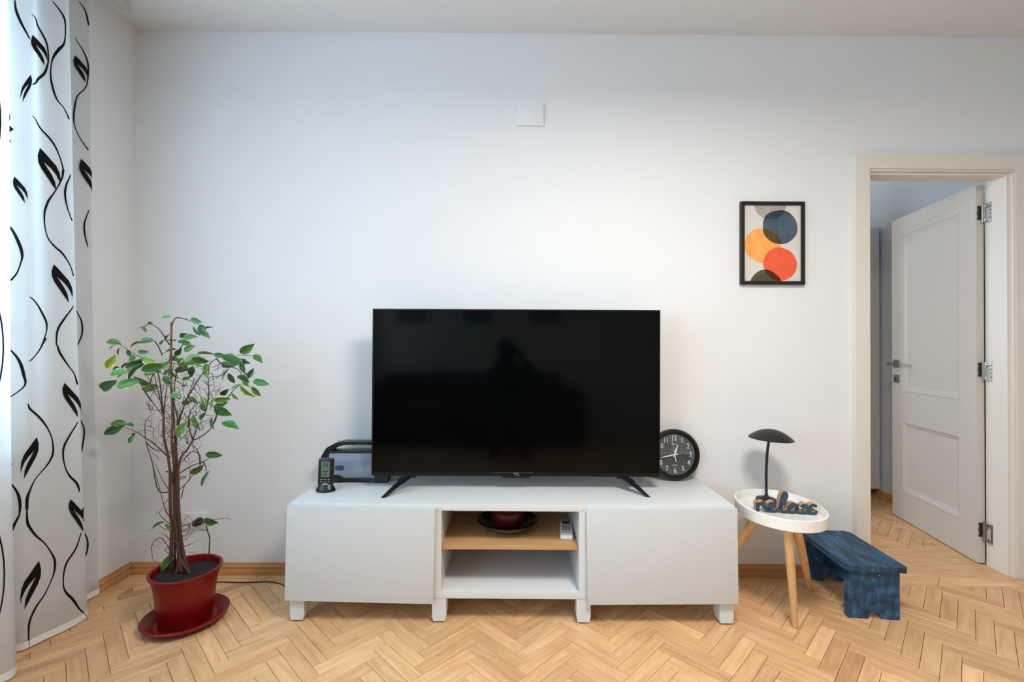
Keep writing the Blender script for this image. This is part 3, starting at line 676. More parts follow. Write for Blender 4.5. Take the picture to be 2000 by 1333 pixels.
# ================================================================ WALL THINGS
# framed print
fp0, fp1 = aty(1447.5, 393.5, -.018), aty(1572, 556.5, -.018)
pic = thing('framed_print', 'black framed abstract print of overlapping blue, orange and red circles', 'picture', ((fp0.x+fp1.x)/2, -0.001, fp1.z))
FW, FH = (fp1.x-fp0.x), (fp0.z-fp1.z)
m = MB(); b_ = .0165
for a, b in (((-FW/2, -.020, 0), (FW/2, 0, b_)), ((-FW/2, -.020, FH-b_), (FW/2, 0, FH)), ((-FW/2, -.020, b_), (-FW/2+b_, 0, FH-b_)), ((FW/2-b_, -.020, b_), (FW/2, 0, FH-b_))): m.box(a, b)
fr = m.build('frame', M_blackm, pic, smooth=False)
def art_material(w_, h_):
    m = bpy.data.materials.new('abstract_circles'); m.use_nodes = True; nt = m.node_tree; b = nt.nodes['Principled BSDF']; L = nt.links.new
    tc = nt.nodes.new('ShaderNodeTexCoord'); sx = nt.nodes.new('ShaderNodeSeparateXYZ')
    wn = nt.nodes.new('ShaderNodeTexNoise'); wn.inputs['Scale'].default_value = 7; wn.inputs['Detail'].default_value = 1; L(tc.outputs['Object'], wn.inputs[0])
    va = nt.nodes.new('ShaderNodeVectorMath'); va.operation = 'MULTIPLY_ADD'; va.inputs[1].default_value = (.024,)*3; L(wn.outputs['Color'], va.inputs[0])
    vb = nt.nodes.new('ShaderNodeVectorMath'); vb.operation = 'ADD'; vb.inputs[1].default_value = (-.012,)*3; L(tc.outputs['Object'], vb.inputs[0]); L(vb.outputs[0], va.inputs[2])
    L(va.outputs[0], sx.inputs[0])
    cur = None
    rgb = nt.nodes.new('ShaderNodeRGB'); rgb.outputs[0].default_value = (*srgb(218, 212, 204), 1); cur = rgb.outputs[0]
    tn = nt.nodes.new('ShaderNodeTexNoise'); tn.inputs['Scale'].default_value = 22; tn.inputs['Detail'].default_value = 4; L(tc.outputs['Object'], tn.inputs[0])
    def circ(px, py, r_, col, mode, vary=.12):
        nonlocal cur
        cx = (px-575)/720*w_; cz = h_-(py-183)/962*h_; rr = r_/720*w_
        def mth(op, a, bb):
            n = nt.nodes.new('ShaderNodeMath'); n.operation = op
            for i, q in enumerate((a, bb)):
                if isinstance(q, (int, float)): n.inputs[i].default_value = q
                else: L(q, n.inputs[i])
            return n.outputs[0]
        dx = mth('SUBTRACT', sx.outputs[0], cx); dz = mth('SUBTRACT', sx.outputs[2], cz)
        d = mth('SQRT', mth('ADD', mth('MULTIPLY', dx, dx), mth('MULTIPLY', dz, dz)), 0)
        mk = mth('LESS_THAN', d, rr)
        cr = nt.nodes.new('ShaderNodeValToRGB'); cr.color_ramp.elements[0].color = (*[c*(1-vary) for c in srgb(*col)], 1); cr.color_ramp.elements[1].color = (*[min(1, c*(1+vary)) for c in srgb(*col)], 1)
        cr.color_ramp.elements[0].position = .35; cr.color_ramp.elements[1].position = .65; L(tn.outputs[0], cr.inputs[0])
        mx = nt.nodes.new('ShaderNodeMix'); mx.data_type = 'RGBA'; mx.blend_type = mode; L(mk, mx.inputs['Factor']); L(cur, mx.inputs['A']); L(cr.outputs[0], mx.inputs['B']); cur = mx.outputs['Result']
    circ(550, 150, 215, (172, 160, 152), 'MIX'); circ(455, 692, 226, (252, 170, 92), 'MIX'); circ(675, 457, 220, (92, 112, 130), 'MULTIPLY', .2)
    circ(675, 930, 213, (238, 98, 66), 'MIX', .06); circ(490, 1215, 210, (96, 104, 74), 'MULTIPLY', .2)
    L(cur, b.inputs['Base Color']); b.inputs['Roughness'].default_value = .25; b.inputs['Specular IOR Level'].default_value = .3
    return m
AW, AH = FW-2*b_, FH-2*b_
art = box('print', (-AW/2, -.010, 0), (AW/2, -.004, AH), art_material(AW, AH), pic); art.location = (0, 0, b_)

p0, p1 = aty(1008.5, 203.5, -.008), aty(1062, 246, -.008)
cv = thing('cover_plate', 'blank white square cover plate high on the wall above the television', 'cover plate', ((p0.x+p1.x)/2, -.0006, p1.z))
cw, ch = p1.x-p0.x, p0.z-p1.z
box('plate', (-cw/2, -.009, 0), (cw/2, 0, ch), M_wall, cv, .003)
box('latch', (cw/2-.018, -.0105, ch-.018), (cw/2-.008, -.0091, ch-.008), M_wall, cv, .0005)

# socket with a plug
p0, p1 = aty(356, 1002, -.01), aty(404, 1033.5, -.01)
sk = thing('wall_socket', 'white double wall socket behind the plant', 'socket', ((p0.x+p1.x)/2, -.0006, p1.z))
cw, ch = p1.x-p0.x, p0.z-p1.z
box('plate', (-cw/2, -.012, 0), (cw/2, 0, ch), M_socket, sk, .003)
for xx in (-cw*.24, cw*.24):
    m = MB(); rx = Matrix.Translation((xx, -.0122, ch*.5)) @ Matrix.Rotation(PI/2, 4, 'X')
    m.lathe([(.0001, .0005), (.0195, .0005), (.0205, .0022), (.022, .0022), (.022, 0)], n=24, xf=rx); m.build('socket_well', M_socket, sk)
pc = Vector((sk.location.x+cw*.24, sk.location.y, sk.location.z+ch*.5))
pw = thing('power_cord', 'black plug and thin black cord running from the socket to the cabinet', 'cord', (pc.x, pc.y-.0155, pc.z))
MB().lathe([(.0001, .040), (.010, .040), (.016, .030), (.0185, .004), (.0185, .0), (.0001, 0)], n=20, xf=Matrix.Rotation(PI/2, 4, 'X')).build('plug', M_black, pw)
pts = [pc+Vector((0, -.05, 0)), aty(398, 1020, -.055), aty(406, 1040, -.045), aty(409.5, 1054, -.04), aty(408, 1080, -.04), aty(407, 1105, -.04)]
fl = [atz(410, 1136, .003), atz(440, 1137.5, .003), atz(480, 1138.5, .003), atz(520, 1137, .003), atz(545, 1140, .003), atz(560, 1147, .003), atz(590, 1158, .003)]
path = crom([tuple(p) for p in pts+fl], 6); path = [Vector(p) for p in path]
for p in path: p.z = max(p.z, .0028)
MB().tube([p-Vector(pw.location) for p in path], .0024, 6).build('cord', M_black, pw)

# ================================================================ SIDE TABLE AND ITS THINGS
TZ = 0.460
outl = [(100, 490), (115, 470), (150, 452), (200, 447), (290, 452), (440, 480), (500, 497), (560, 527), (605, 560), (635, 595), (630, 614), (600, 627), (540, 635), (450, 632), (380, 622), (300, 605), (200, 570), (130, 530), (105, 508)]
ring = [atz(1400+a/2.8975, 800+b/2.8975, TZ) for a, b in outl]
cxy = Vector((sum(p.x for p in ring)/len(ring), sum(p.y for p in ring)/len(ring), 0))
# smooth by low-order Fourier of the radius
angs = [math.atan2(p.y-cxy.y, p.x-cxy.x) for p in ring]; rads = [math.hypot(p.x-cxy.x, p.y-cxy.y) for p in ring]
def fitr(K=3):
    N = 2*K+1; A = [[0.0]*(N+1) for _ in range(N)]
    for a, r_ in zip(angs, rads):
        bas = [1]+[f_(k*a) for k in range(1, K+1) for f_ in (math.cos, math.sin)]
        for i in range(N):
            for j in range(N): A[i][j] += bas[i]*bas[j]+(0.02 if i == j and i > 0 else 0)
            A[i][N] += bas[i]*r_
    for i in range(N):
        pv = A[i][i]
        for j in range(i, N+1): A[i][j] /= pv
        for q in range(N):
            if q != i:
                f_ = A[q][i]
                for j in range(i, N+1): A[q][j] -= f_*A[i][j]
    return [A[i][N] for i in range(N)]
FC = fitr()
def rad_at(a): return FC[0]+sum(FC[1+2*(k-1)]*math.cos(k*a)+FC[2+2*(k-1)]*math.sin(k*a) for k in range(1, 4))
tb = thing('side_table', 'white oval tray table on three splayed beech legs', 'table', (cxy.x, cxy.y, 0))
N = 72; rimp = [(-.004, -.047), (0, -.044), (0, -.002), (-.003, 0), (-.007, 0), (-.009, -.003), (-.010, -.032), (-.014, -.036)]
vs, fs = [], []
for i in range(N):
    a = 2*PI*i/N; r0 = rad_at(a)
    for dr, dz in rimp: vs.append(((r0+dr)*math.cos(a), (r0+dr)*math.sin(a), TZ+dz))
k = len(rimp)
for i in range(N):
    j = (i+1) % N
    for q in range(k-1): fs.append((i*k+q, j*k+q, j*k+q+1, i*k+q+1))
fs += [tuple(i*k for i in range(N)), tuple(i*k+k-1 for i in range(N))]
MB().add(vs, fs).build('tray', M_tablewhite, tb, angle=50)
TF = TZ-.036                                        # tray floor
tops = [(atz(1541, 1036, TZ-.047)), (atz(1561, 1037, TZ-.047)), (atz(1469, 1013, TZ-.047))]
ffoot = [atz(1553, 1226, .0), atz(1583, 1155, .0), Vector((0.905, -0.165, 0))]
for t_, f_ in zip(tops, ffoot):
    t2 = Vector((t_.x, t_.y, TZ-.0475)); o_ = Vector((cxy.x, cxy.y, 0))
    t2 = t2.lerp(Vector((cxy.x, cxy.y, t2.z)), .12)
    f2 = Vector((f_.x, f_.y, .004)); d_ = (f2-t2)
    lg = MB().tube([t2-o_, t2+d_*.33-o_, f2-o_], [.0175, .0165, .0115], 20).build('leg', M_beech, tb)
    MB().tube([f2-o_+Vector((0, 0, -.0035)), f2-o_+Vector((0, 0, 0))], .0105, 14).build('foot_pad', M_black, lg)

# table lamp
lp = Vector((1.178, -.172, TF+.0004)); lb = atz(1496, 974, TF); lp.x = lb.x-.0; lp.y = -.176; lp.x = aty(1497, 974, -.176).x
lamp = thing('table_lamp', 'black mushroom shaped table lamp standing on the tray table', 'lamp', lp)
MB().lathe([(.0001, 0.0002), (.043, .0002), (.045, .004), (.042, .010), (.028, .013), (.012, .018), (.008, .026), (.0001, .026)], n=40).build('base', M_blackm, lamp)
top = aty(1503, 859, lp.y)-lp; top.y = .0
MB().tube(crom([(0, 0, .012), (-.001, 0, top.z*.45), (.004, 0, top.z*.8), (top.x, top.y, top.z+.012)], 6), .0058, 12).build('stem', M_blackm, lamp)
dcx = aty(1505.5, 852, lp.y)-lp
wsp = (aty(1546, 862, lp.y)-aty(1466, 853, lp.y)).length/2
xf = Matrix.Translation((dcx.x, 0, dcx.z-.012)) @ Matrix.Rotation(.045, 4, 'Y')
prf = [(wsp*(1-k/12), .043*(1-(1-k/12)**2.1)) for k in range(13)]; prf = [(r_ if r_ > 1e-4 else 1e-4, z) for r_, z in prf]
inn = [(max(r_-.002, .0001), z-.0022) for r_, z in prf]
MB().lathe(inn[::-1]+prf, n=48, xf=xf).build('shade', M_blackm, lamp)

# wooden word, traced stroke by stroke
bA, bB = atz(1420+540/9.09, 920+715/9.09, TF), atz(1420+1600/9.09, 920+775/9.09, TF)
sg = thing('relax_sign', 'wooden script word relax with teal painted front on the tray table', 'sign', ((bA.x+bB.x)/2, (bA.y+bB.y)/2, TF+.0004), 0)
ux = Vector((bB.x-bA.x, bB.y-bA.y, 0)); ux.normalize(); uy = Vector((-ux.y, ux.x, 0))
sg.rotation_euler = (0, 0, math.atan2(ux.y, ux.x))
wl = ((bB-bA).length)/(1600-540)
def sgp(a, b): return ((a-1085)*wl*.95-.008, -.012, max(0.0, (775-b))*wl*.86)
strokes = [[(540, 585), (545, 650), (550, 735)], [(548, 690), (575, 600), (640, 570), (670, 600), (672, 660), (710, 715)], [(710, 715), (760, 690), (830, 640), (870, 590), (830, 560), (765, 600), (745, 680), (790, 745), (870, 735), (930, 690)],
    [(930, 690), (1000, 600), (1070, 470), (1092, 370), (1062, 318), (1020, 360), (985, 520), (985, 670), (1020, 745), (1090, 715)], [(1270, 590), (1200, 560), (1140, 620), (1130, 700), (1180, 750), (1250, 690), (1285, 580), (1285, 690), (1320, 745), (1380, 720)],
    [(1370, 600), (1420, 565), (1465, 600), (1490, 690), (1540, 755), (1600, 750), (1630, 700)], [(1620, 570), (1560, 565), (1510, 620), (1460, 710), (1410, 750), (1370, 720)]]
SD = .030
m = MB(); mf = MB()
for st in strokes:
    cpl = crom([(a, b) for a, b in st], 6); hwid = .0062
    P2 = [sgp(a, b) for a, b in cpl]; L_, R_ = [], []
    for i, p in enumerate(P2):
        q0, q1 = P2[max(0, i-1)], P2[min(len(P2)-1, i+1)]; dx, dz = q1[0]-q0[0], q1[2]-q0[2]; l = math.hypot(dx, dz) or 1
        nx, nz = -dz/l, dx/l; zc = max(p[2], .0062)
        L_.append((p[0]+nx*hwid, max(0.0002, zc+nz*hwid))); R_.append((p[0]-nx*hwid, max(0.0002, zc-nz*hwid)))
    n_ = len(L_); vs = [Vector((x, -.014, z)) for x, z in L_]+[Vector((x, -.014, z)) for x, z in R_]; vb = [v+Vector((0, SD, 0)) for v in vs]
    m.add(vs+vb, [(i, i+1, 2*n_+i+1, 2*n_+i) for i in range(n_-1)]+[(n_+i, n_+i+1, 3*n_+i+1, 3*n_+i) for i in range(n_-1)]+[(2*n_+i, 2*n_+i+1, 3*n_+i+1, 3*n_+i) for i in range(n_-1)]+[(0, n_, 3*n_, 2*n_), (n_-1, 2*n_-1, 4*n_-1, 3*n_-1)])
    mf.add([v+Vector((0, -.0004-.0001*strokes.index(st), 0)) for v in vs], [(i, i+1, n_+i+1, n_+i) for i in range(n_-1)])
    for e_ in (P2[0], P2[-1]):                      # round ends
        zc = max(e_[2], .0062); disc = [Vector((e_[0]+hwid*math.cos(t), -.014, max(.0002, zc+hwid*math.sin(t)))) for t in [2*PI*k/14 for k in range(14)]]
        m.prism(disc, (0, SD, 0)); mf.add([v+Vector((0, -.0013-.0001*strokes.index(st), 0)) for v in disc], [tuple(range(14))])
m.build('wooden_letters', M_signwood, sg, smooth=False)
mf.build('painted_front', M_signface, sg, smooth=False)

# ================================================================ OLD BLUE STEP STOOL
b0, b1 = atz(1657, 1208, 0), atz(1757, 1212, 0)
BH = 0.226; ang = math.atan2(b1.y-b0.y, b1.x-b0.x)
cen = (b0+b1)*.5
st = thing('step_stool', 'old blue painted wooden step stool with worn edges beside the doorway', 'stool', (cen.x, cen.y, 0), -0.085)
HWd = (b1-b0).length/2; DL = 0.335
tth = .024
tpoly = [(-HWd-.010, -.018), (HWd+.014, -.020), (HWd+.018, -.012), (HWd+.014, DL+.006), (HWd-.004, DL+.020), (-HWd-.004, DL+.020), (-HWd-.014, DL+.006), (-HWd-.018, .012)]
tpo = MB().prism([(x, y, BH-tth) for x, y in tpoly], (0, 0, tth)).build('top_board', M_bench, st, smooth=False)
bvm = tpo.modifiers.new('bevel', 'BEVEL'); bvm.width = .004; bvm.segments = 2
def endboard(y0, y1):
    z1 = BH-tth-.0003; q = [(-HWd, .0006), (-.02, .0006), (-.02, .018), (-.008, .028), (.014, .028), (.022, .018), (.026, .008), (.045, .0006), (HWd, .0006), (HWd, z1), (-HWd, z1)]
    o = MB().prism([(x, y0, z) for x, z in q], (0, y1-y0, 0)).build('end_board', M_bench, st, smooth=False)
    b_ = o.modifiers.new('bevel', 'BEVEL'); b_.width = .003; b_.segments = 2
endboard(0, .026); endboard(DL-.026, DL)
box('stretcher', (-.012, .0265, .070), (.012, DL-.0265, .120), M_bench, st, .003)
for x0, x1 in ((HWd-.022, HWd-.002),): box('apron', (x0, .0265, BH-tth-.07), (x1, DL-.0265, BH-tth-.0005), M_bench, st, .002)

# ================================================================ POTTED FICUS
PC = Vector((-1.312, -0.388, 0))
sc = thing('plant_saucer', 'round dark red saucer on the parquet under the plant pot', 'saucer', PC+Vector((.006, -.006, 0)))
MB().lathe([(.0001, .0006), (.112, .0006), (.138, .022), (.150, .026), (.152, .034), (.147, .037), (.140, .034), (.132, .028), (.108, .009), (.0001, .009)], n=56).build('saucer', M_red, sc)
fic = thing('potted_ficus', 'variegated weeping fig with bare tied stems in a red plastic pot', 'plant', PC+Vector((0, 0, .0094)))
FO = Vector(fic.location)
RZ = .205
MB().lathe([(.0001, .0003), (.090, .0003), (.093, .006), (.112, RZ-.038), (.116, RZ-.034), (.117, RZ-.012), (.1265, RZ-.010), (.128, RZ-.002), (.125, RZ), (.117, RZ-.002), (.1135, RZ-.014), (.1125, RZ-.04)], n=56).build('pot', M_red, fic)
m = MB(); vs, fs = [], []; rs = random.Random(5); NR, NA = 6, 30
vs.append((0, 0, RZ-.022))
for i in range(1, NR+1):
    for k in range(NA):
        a = 2*PI*k/NA; r_ = .1132*i/NR; vs.append((r_*math.cos(a), r_*math.sin(a), RZ-.026+rs.uniform(-.004, .006)*(i < NR)+.008*(1-i/NR)))
fs += [(0, 1+k, 1+(k+1) % NA) for k in range(NA)]
for i in range(NR-1): fs += [(1+i*NA+k, 1+i*NA+NA+k, 1+i*NA+NA+(k+1) % NA, 1+i*NA+(k+1) % NA) for k in range(NA)]
m.add(vs, fs).build('soil', M_soil, fic)
def z4(a, b): return (180+a/3.508, 580+b/3.508)
def z5(a, b): return (200+a/3.508, 880+b/3.508)
PYC = FO.y
def pp(px, py, dy=0.0): return aty(px, py, PYC+dy)-FO
rb = random.Random(11)
def stem(pts, r0, r1, nm, mt, dy0=0.0, dy1=0.0, n=7):
    P = crom([(*p, 0) for p in pts], 5); k = len(P)-1
    q = [pp(p[0], p[1], dy0+(dy1-dy0)*i/k) for i, p in enumerate(P)]
    return MB().tube(q, [r0+(r1-r0)*i/k for i in range(k+1)], n).build(nm, mt, fic)
soilpt = [z5(545, 845)]
stem([z5(565, 850), z5(530, 690), z5(510, 520), z5(514, 400), z5(512, 200), z4(575, 1290), z4(568, 1150), z4(565, 1000)], .0115, .0055, 'trunk', M_bark, 0, 0, 9)
stem([z5(520, 850), z5(518, 700), z5(500, 560), z5(490, 400), z5(488, 200), z4(560, 1150), z4(545, 1000), z4(550, 800), z4(540, 560), z4(540, 400), z4(543, 175)], .0052, .0046, 'support_cane', M_cane, .014, .012, 8)
stem([z5(470, 800), z5(470, 700), z5(475, 520), z5(465, 400), z5(465, 150), z4(545, 1290), z4(520, 1100), z4(490, 950), z4(490, 820)], .0070, .0042, 'stem', M_bark, -.006, -.02)
stem([z5(600, 845), z5(560, 720), z5(535, 560), z5(520, 300), z5(520, 180), z4(590, 1200), z4(610, 1100), z4(650, 1050), z4(690, 985)], .0055, .0034, 'stem', M_bark, -.01, -.03)
stem([z5(500, 850), z5(495, 700), z5(500, 500), z4(585, 1200), z4(575, 1000), z4(590, 850)], .0048, .0032, 'stem', M_bark, .01, .03)
stem([z5(540, 830), z5(525, 690), z5(510, 560), z5(496, 480)], .0075, .004, 'stem', M_bark, -.016, -.012)
for a_ in ((600, 850, .008, -.012), (615, 832, .006, .004), (500, 850, .007, -.014)):
    stem([z5(535, 740), z5((535+a_[0])/2, 800), z5(a_[0], a_[1])], .006, .003, 'root', M_bark, a_[3], a_[3]*2)
br = [[(490, 820), (465, 700), (440, 600), (425, 520), (400, 470)], [(490, 820), (470, 640), (450, 520), (385, 430), (300, 400), (170, 310)], [(545, 1330), (455, 1330), (410, 1130), (370, 1000), (365, 860), (420, 800)], [(520, 1100), (450, 1030), (375, 975), (290, 920), (150, 870)],
      [(690, 985), (760, 950), (820, 890), (860, 780), (880, 700)], [(690, 985), (705, 930), (715, 880)], [(590, 850), (650, 700), (760, 520), (850, 425), (1000, 400), (1140, 410)], [(565, 1000), (600, 850), (640, 720), (680, 620), (700, 560)], [(780, 780), (800, 660), (800, 560), (880, 540), (905, 500)],
      [(565, 1000), (560, 800), (545, 600), (560, 450)], [(440, 600), (365, 650), (310, 560), (200, 600)], [(480, 400), (440, 320), (400, 300), (290, 325)], [(530, 330), (480, 250), (430, 200), (360, 185)], [(545, 200), (575, 145), (660, 160), (760, 205), (800, 210)], [(850, 425), (900, 470), (1000, 500), (1060, 600), (1120, 640)],
      [(600, 1210), (680, 1160), (760, 1130), (835, 1085)], [(760, 1130), (780, 1170), (778, 1230)], [(590, 850), (560, 700), (580, 520), (640, 430), (700, 430)], [(490, 820), (500, 700), (520, 560), (530, 400)], [(820, 890), (850, 830), (845, 770), (760, 700), (690, 620)], [(690, 985), (660, 860), (690, 760), (780, 700)],
      [(360, 650), (440, 760), (490, 830)], [(420, 530), (400, 600), (470, 720)], [(370, 1000), (430, 1050), (500, 1060)], [(740, 1150), (720, 1050), (640, 1000)], [(640, 1100), (690, 1060), (740, 1090), (745, 1140)], [(870, 740), (930, 690), (970, 640), (1010, 610)], [(555, 420), (620, 330), (660, 280)], [(600, 700), (560, 670), (500, 560)]]
for b in br: stem([z4(*p) for p in b], .0027, .0009, 'branch', M_bark, rb.uniform(-.02, .02), rb.uniform(-.09, .09), 5)
br5 = [[(475, 480), (430, 400), (380, 220), (315, 0)], [(465, 290), (400, 180), (345, 60)], [(530, 270), (590, 210), (660, 110), (720, 60)], [(480, 520), (420, 470), (390, 430), (430, 380)], [(515, 530), (600, 505), (690, 490), (840, 465), (885, 480)], [(500, 560), (430, 540), (380, 510)], [(480, 640), (440, 590), (390, 560)], [(470, 690), (400, 600), (340, 650), (345, 740), (370, 770)],
       [(560, 660), (610, 640), (645, 615)], [(540, 560), (580, 540), (610, 500)], [(530, 560), (560, 590), (600, 530), (560, 500)], [(470, 700), (470, 740), (455, 770)], [(540, 330), (560, 250), (600, 180), (590, 60)], [(490, 640), (430, 680), (470, 720)]]
for b in br5: stem([z5(*p) for p in b], .0020, .0007, 'branch', M_twig, rb.uniform(-.01, .01), rb.uniform(-.05, .05), 5)
# many fine bare twigs, nobody could count them: one mesh
tw = MB()
for _ in range(330):
    a, b = rb.uniform(390, 860), rb.uniform(460, 1150)
    if abs(a-575)/(330*(1.05-(b-460)/1000)) > 1: continue
    ang_ = rb.uniform(.2, 2.9); l = rb.uniform(40, 120); dy = rb.uniform(-.08, .08); pts = []
    for k in range(5):
        pts.append(pp(*z4(a, b), dy)); a += math.cos(ang_)*l/4; b -= math.sin(ang_)*l/4; ang_ += rb.uniform(-.45, .45); dy += rb.uniform(-.006, .006)
    tw.tube(pts, [.0011, .001, .0009, .0007, .0005], 4)
for _ in range(26):
    a, b = rb.uniform(330, 620), rb.uniform(380, 720); ang_ = rb.uniform(0, 2*PI); l = rb.uniform(30, 80); dy = rb.uniform(-.04, .04); pts = []
    for k in range(5):
        pts.append(pp(*z5(a, b), dy)); a += math.cos(ang_)*l/4; b -= math.sin(ang_)*l/4; ang_ += rb.uniform(-.7, .7)
    tw.tube(pts, [.001, .0009, .0008, .0007, .0005], 4)
two = tw.build('fine_twigs', M_twig, fic); two['kind'] = 'stuff'
for q, wdt in ((z5(530, 188), .020), (z5(470, 145), .018), (z4(550, 960), .014), (z4(550, 298), .012)):
    c = pp(*q, -.004); MB().tube([c+Vector((wdt*math.cos(t), wdt*.8*math.sin(t), .002*math.sin(2*t))) for t in [2*PI*k/16 for k in range(17)]]+[c+Vector((wdt+.012, -.012, .002))], .0016, 6).build('plant_tie', M_black, fic)
# leaves
def leaf_mesh(name, wid, fold, curl):
    NS = 8; vs, fs, ed = [], [], []
    for i in range(NS+1):
        t = i/NS; wv = wid*(math.sin(PI*t**.85)**.9)*(1-.15*t) if 0 < i < NS else 0.0008
        x = t-.0; z0 = -curl*t*t
        for k, e in ((-1, 1), (-.55, .55), (0, 0), (.55, .55), (1, 1)):
            vs.append((x, wv*k, z0+fold*abs(wv*k)*2.0)); ed.append(e)
    for i in range(NS):
        for k in range(4): fs.append((i*5+k, (i+1)*5+k, (i+1)*5+k+1, i*5+k+1))
    me = bpy.data.meshes.new(name); me.from_pydata(vs, [], fs); me.materials.append(M_leaf)
    at = me.attributes.new('edge', 'FLOAT', 'POINT'); at.data.foreach_set('value', ed)
    for p in me.polygons: p.use_smooth = True
    return me
LM = [leaf_mesh('leaf', .27, .22, .12), leaf_mesh('leaf', .30, .18, .2), leaf_mesh('leaf', .25, .32, .05)]
LV = """507,140,45,10,p 355,205,60,20,p 395,180,34,0 360,225,34,-60 707,165,65,-15 802,210,50,20 720,235,70,-50,p 755,230,75,-60,p 792,265,40,-80 508,280,48,70 475,310,40,60,p 628,265,60,15 672,280,75,10 630,310,60,0,p 645,322,50,-10,p 668,355,75,25 530,370,85,20
290,322,55,30 360,305,95,5 145,310,80,-3 180,370,50,50 135,345,40,35 130,445,85,65,y 255,390,50,-60,p 350,380,62,0 265,430,80,15 310,460,110,25 160,495,55,0 185,520,95,10,p 290,510,125,40,p 225,520,85,45 250,595,115,20,p 110,605,125,25 340,575,90,-30 395,625,80,15 420,485,110,15
385,440,60,0,p 565,425,60,-15 605,440,60,30 680,420,85,35 740,435,80,-15 785,392,95,0 690,450,90,10 870,400,60,0,p 725,468,40,-20 785,510,85,-75 680,515,60,-80 560,530,60,-60 515,575,65,-45 515,515,50,40 610,500,80,5 570,675,75,10,p 630,608,28,0
1060,358,95,30 1135,422,65,-35 965,435,120,-20 940,465,90,5 1038,485,80,-75 1050,450,50,-10 910,530,78,60 955,560,65,-70 1035,560,75,-20 1088,525,60,70 1155,590,90,-10,p 1060,655,95,-55,y 1125,650,70,-60 990,618,65,25 978,685,50,-50 890,703,80,0 880,742,70,25 893,790,95,-20 945,878,105,-12
765,720,60,-60 650,725,60,10 690,710,60,-40,p 760,760,60,-45,p 755,820,60,45 715,860,100,-55 665,865,60,60 608,912,100,55 828,870,72,-75 835,1085,85,-5 718,1188,75,30 778,1245,88,80 175,868,78,3 250,880,78,-10 155,910,100,30,p 270,970,58,70,p 300,932,50,30 905,655,60,30 830,715,45,60,p 1050,590,50,-60 390,530,45,10 160,590,35,60
345,430,70,20 430,500,60,-20 590,380,60,40 620,470,70,-15 650,560,55,20 710,440,70,5 500,470,60,30 1010,440,70,10 1060,540,60,40 230,470,70,30"""
LV5 = "440,350,38,50 385,510,68,30,p 450,525,45,-40 515,505,58,10 655,500,62,-30 740,490,92,-5 445,775,108,55,L"
def add_leaf(px, py, ln, ang_, kind):
    dy = rb.uniform(-.10, .10); L0 = ln/3.508; a = math.radians(ang_)
    if rb.random() < .5 and abs(ang_) < 60: a = a+PI if px < 330 else a
    c = pp(px, py, dy); depth = (PYC+dy)+CAM_D; size = L0*depth/F_PX*1.30
    ax = Vector((math.cos(a), rb.uniform(-.45, .45), math.sin(a))).normalized()
    nrm = Vector((0, -1, 0)) if rb.random() < .75 else Vector((0, -.4, .9))
    nrm = (nrm-ax*nrm.dot(ax)).normalized(); roll = Matrix.Rotation(rb.uniform(-.7, .7), 3, ax); nrm = roll @ nrm; sd = nrm.cross(ax)
    o = bpy.data.objects.new('leaf', LM[rb.randrange(3)]); COL.objects.link(o); o.parent = fic
    R = Matrix((ax, sd, nrm)).transposed().to_4x4(); o.matrix_local = Matrix.Translation(c-ax*size*.5) @ R @ Matrix.Scale(size, 4)
    o.color = {'p': (1.25, 1.5, 1.9, 1), 'y': (2.2, 1.6, .9, 1), 'L': (1.3, 1.35, 1.1, 1)}.get(kind, (1, 1, 1, 1))
for src, zf in ((LV, z4), (LV5, z5)):
    for tk in src.split():
        q = tk.split(','); add_leaf(*zf(float(q[0]), float(q[1])), float(q[2]), float(q[3]), q[4] if len(q) > 4 else '')

# ================================================================ CURTAIN
CZ1 = 2.63
TOPC = [(-1.840, -.280), (-1.832, -.360), (-1.812, -.440), (-1.746, -.476), (-1.765, -.570), (-1.738, -.612), (-1.765, -.685), (-1.708, -.728), (-1.700, -.79)]
BOTC = [(-1.828, -.200), (-1.828, -.290), (-1.800, -.365), (-1.720, -.374), (-1.735, -.490), (-1.752, -.578), (-1.800, -.606), (-1.678, -.690), (-1.668, -.76)]
yy = -.86; k = 0
while yy > -2.42:
    xx = (-1.80, -1.69)[k % 2]
    TOPC.append((xx-.0, yy)); BOTC.append((xx+.012, yy+.01)); yy -= .085; k += 1
NSUB = 8
TP, BP = crom(TOPC, NSUB), crom(BOTC, NSUB)
def hemz(u):                                         # hem just above the parquet
    return 0.006+0.006*math.sin(u*1.7)**2
def cpt(u, h):                                       # u in control-point units, h in 0..1 from hem to top
    f_ = max(0.0, min(len(TP)-1.0001, u*NSUB)); i = int(f_); t = f_-i
    tx, ty = (TP[i][q]+(TP[i+1][q]-TP[i][q])*t for q in (0, 1)); bx_, by = (BP[i][q]+(BP[i+1][q]-BP[i][q])*t for q in (0, 1))
    e = h**.85; x = bx_+(tx-bx_)*e; y = by+(ty-by)*e
    x += .004*math.sin(h*9+u*2.1)*(1-h); return Vector((x, y, hemz(u)+(CZ1-hemz(u))*h))
cur = thing('curtain', 'sheer white curtain with black vine and leaf print at the left edge', 'curtain', (-1.76, -1.2, 0))
cuo = Vector(cur.location)
UM = len(TOPC)-1; NU, NH = UM*NSUB, 40
vs = [cpt(i/NSUB, j/NH)-cuo for i in range(NU+1) for j in range(NH+1)]
MB().add(vs, [(i*(NH+1)+j, (i+1)*(NH+1)+j, (i+1)*(NH+1)+j+1, i*(NH+1)+j+1) for i in range(NU) for j in range(NH)]).build('cloth', M_voile, cur, angle=70)
hm = MB(); vs = []
for i in range(NU+1):
    for h in (0.0, .010): p = cpt(i/NSUB, h); vs.append(p-cuo+Vector((.0012, 0, 0)))
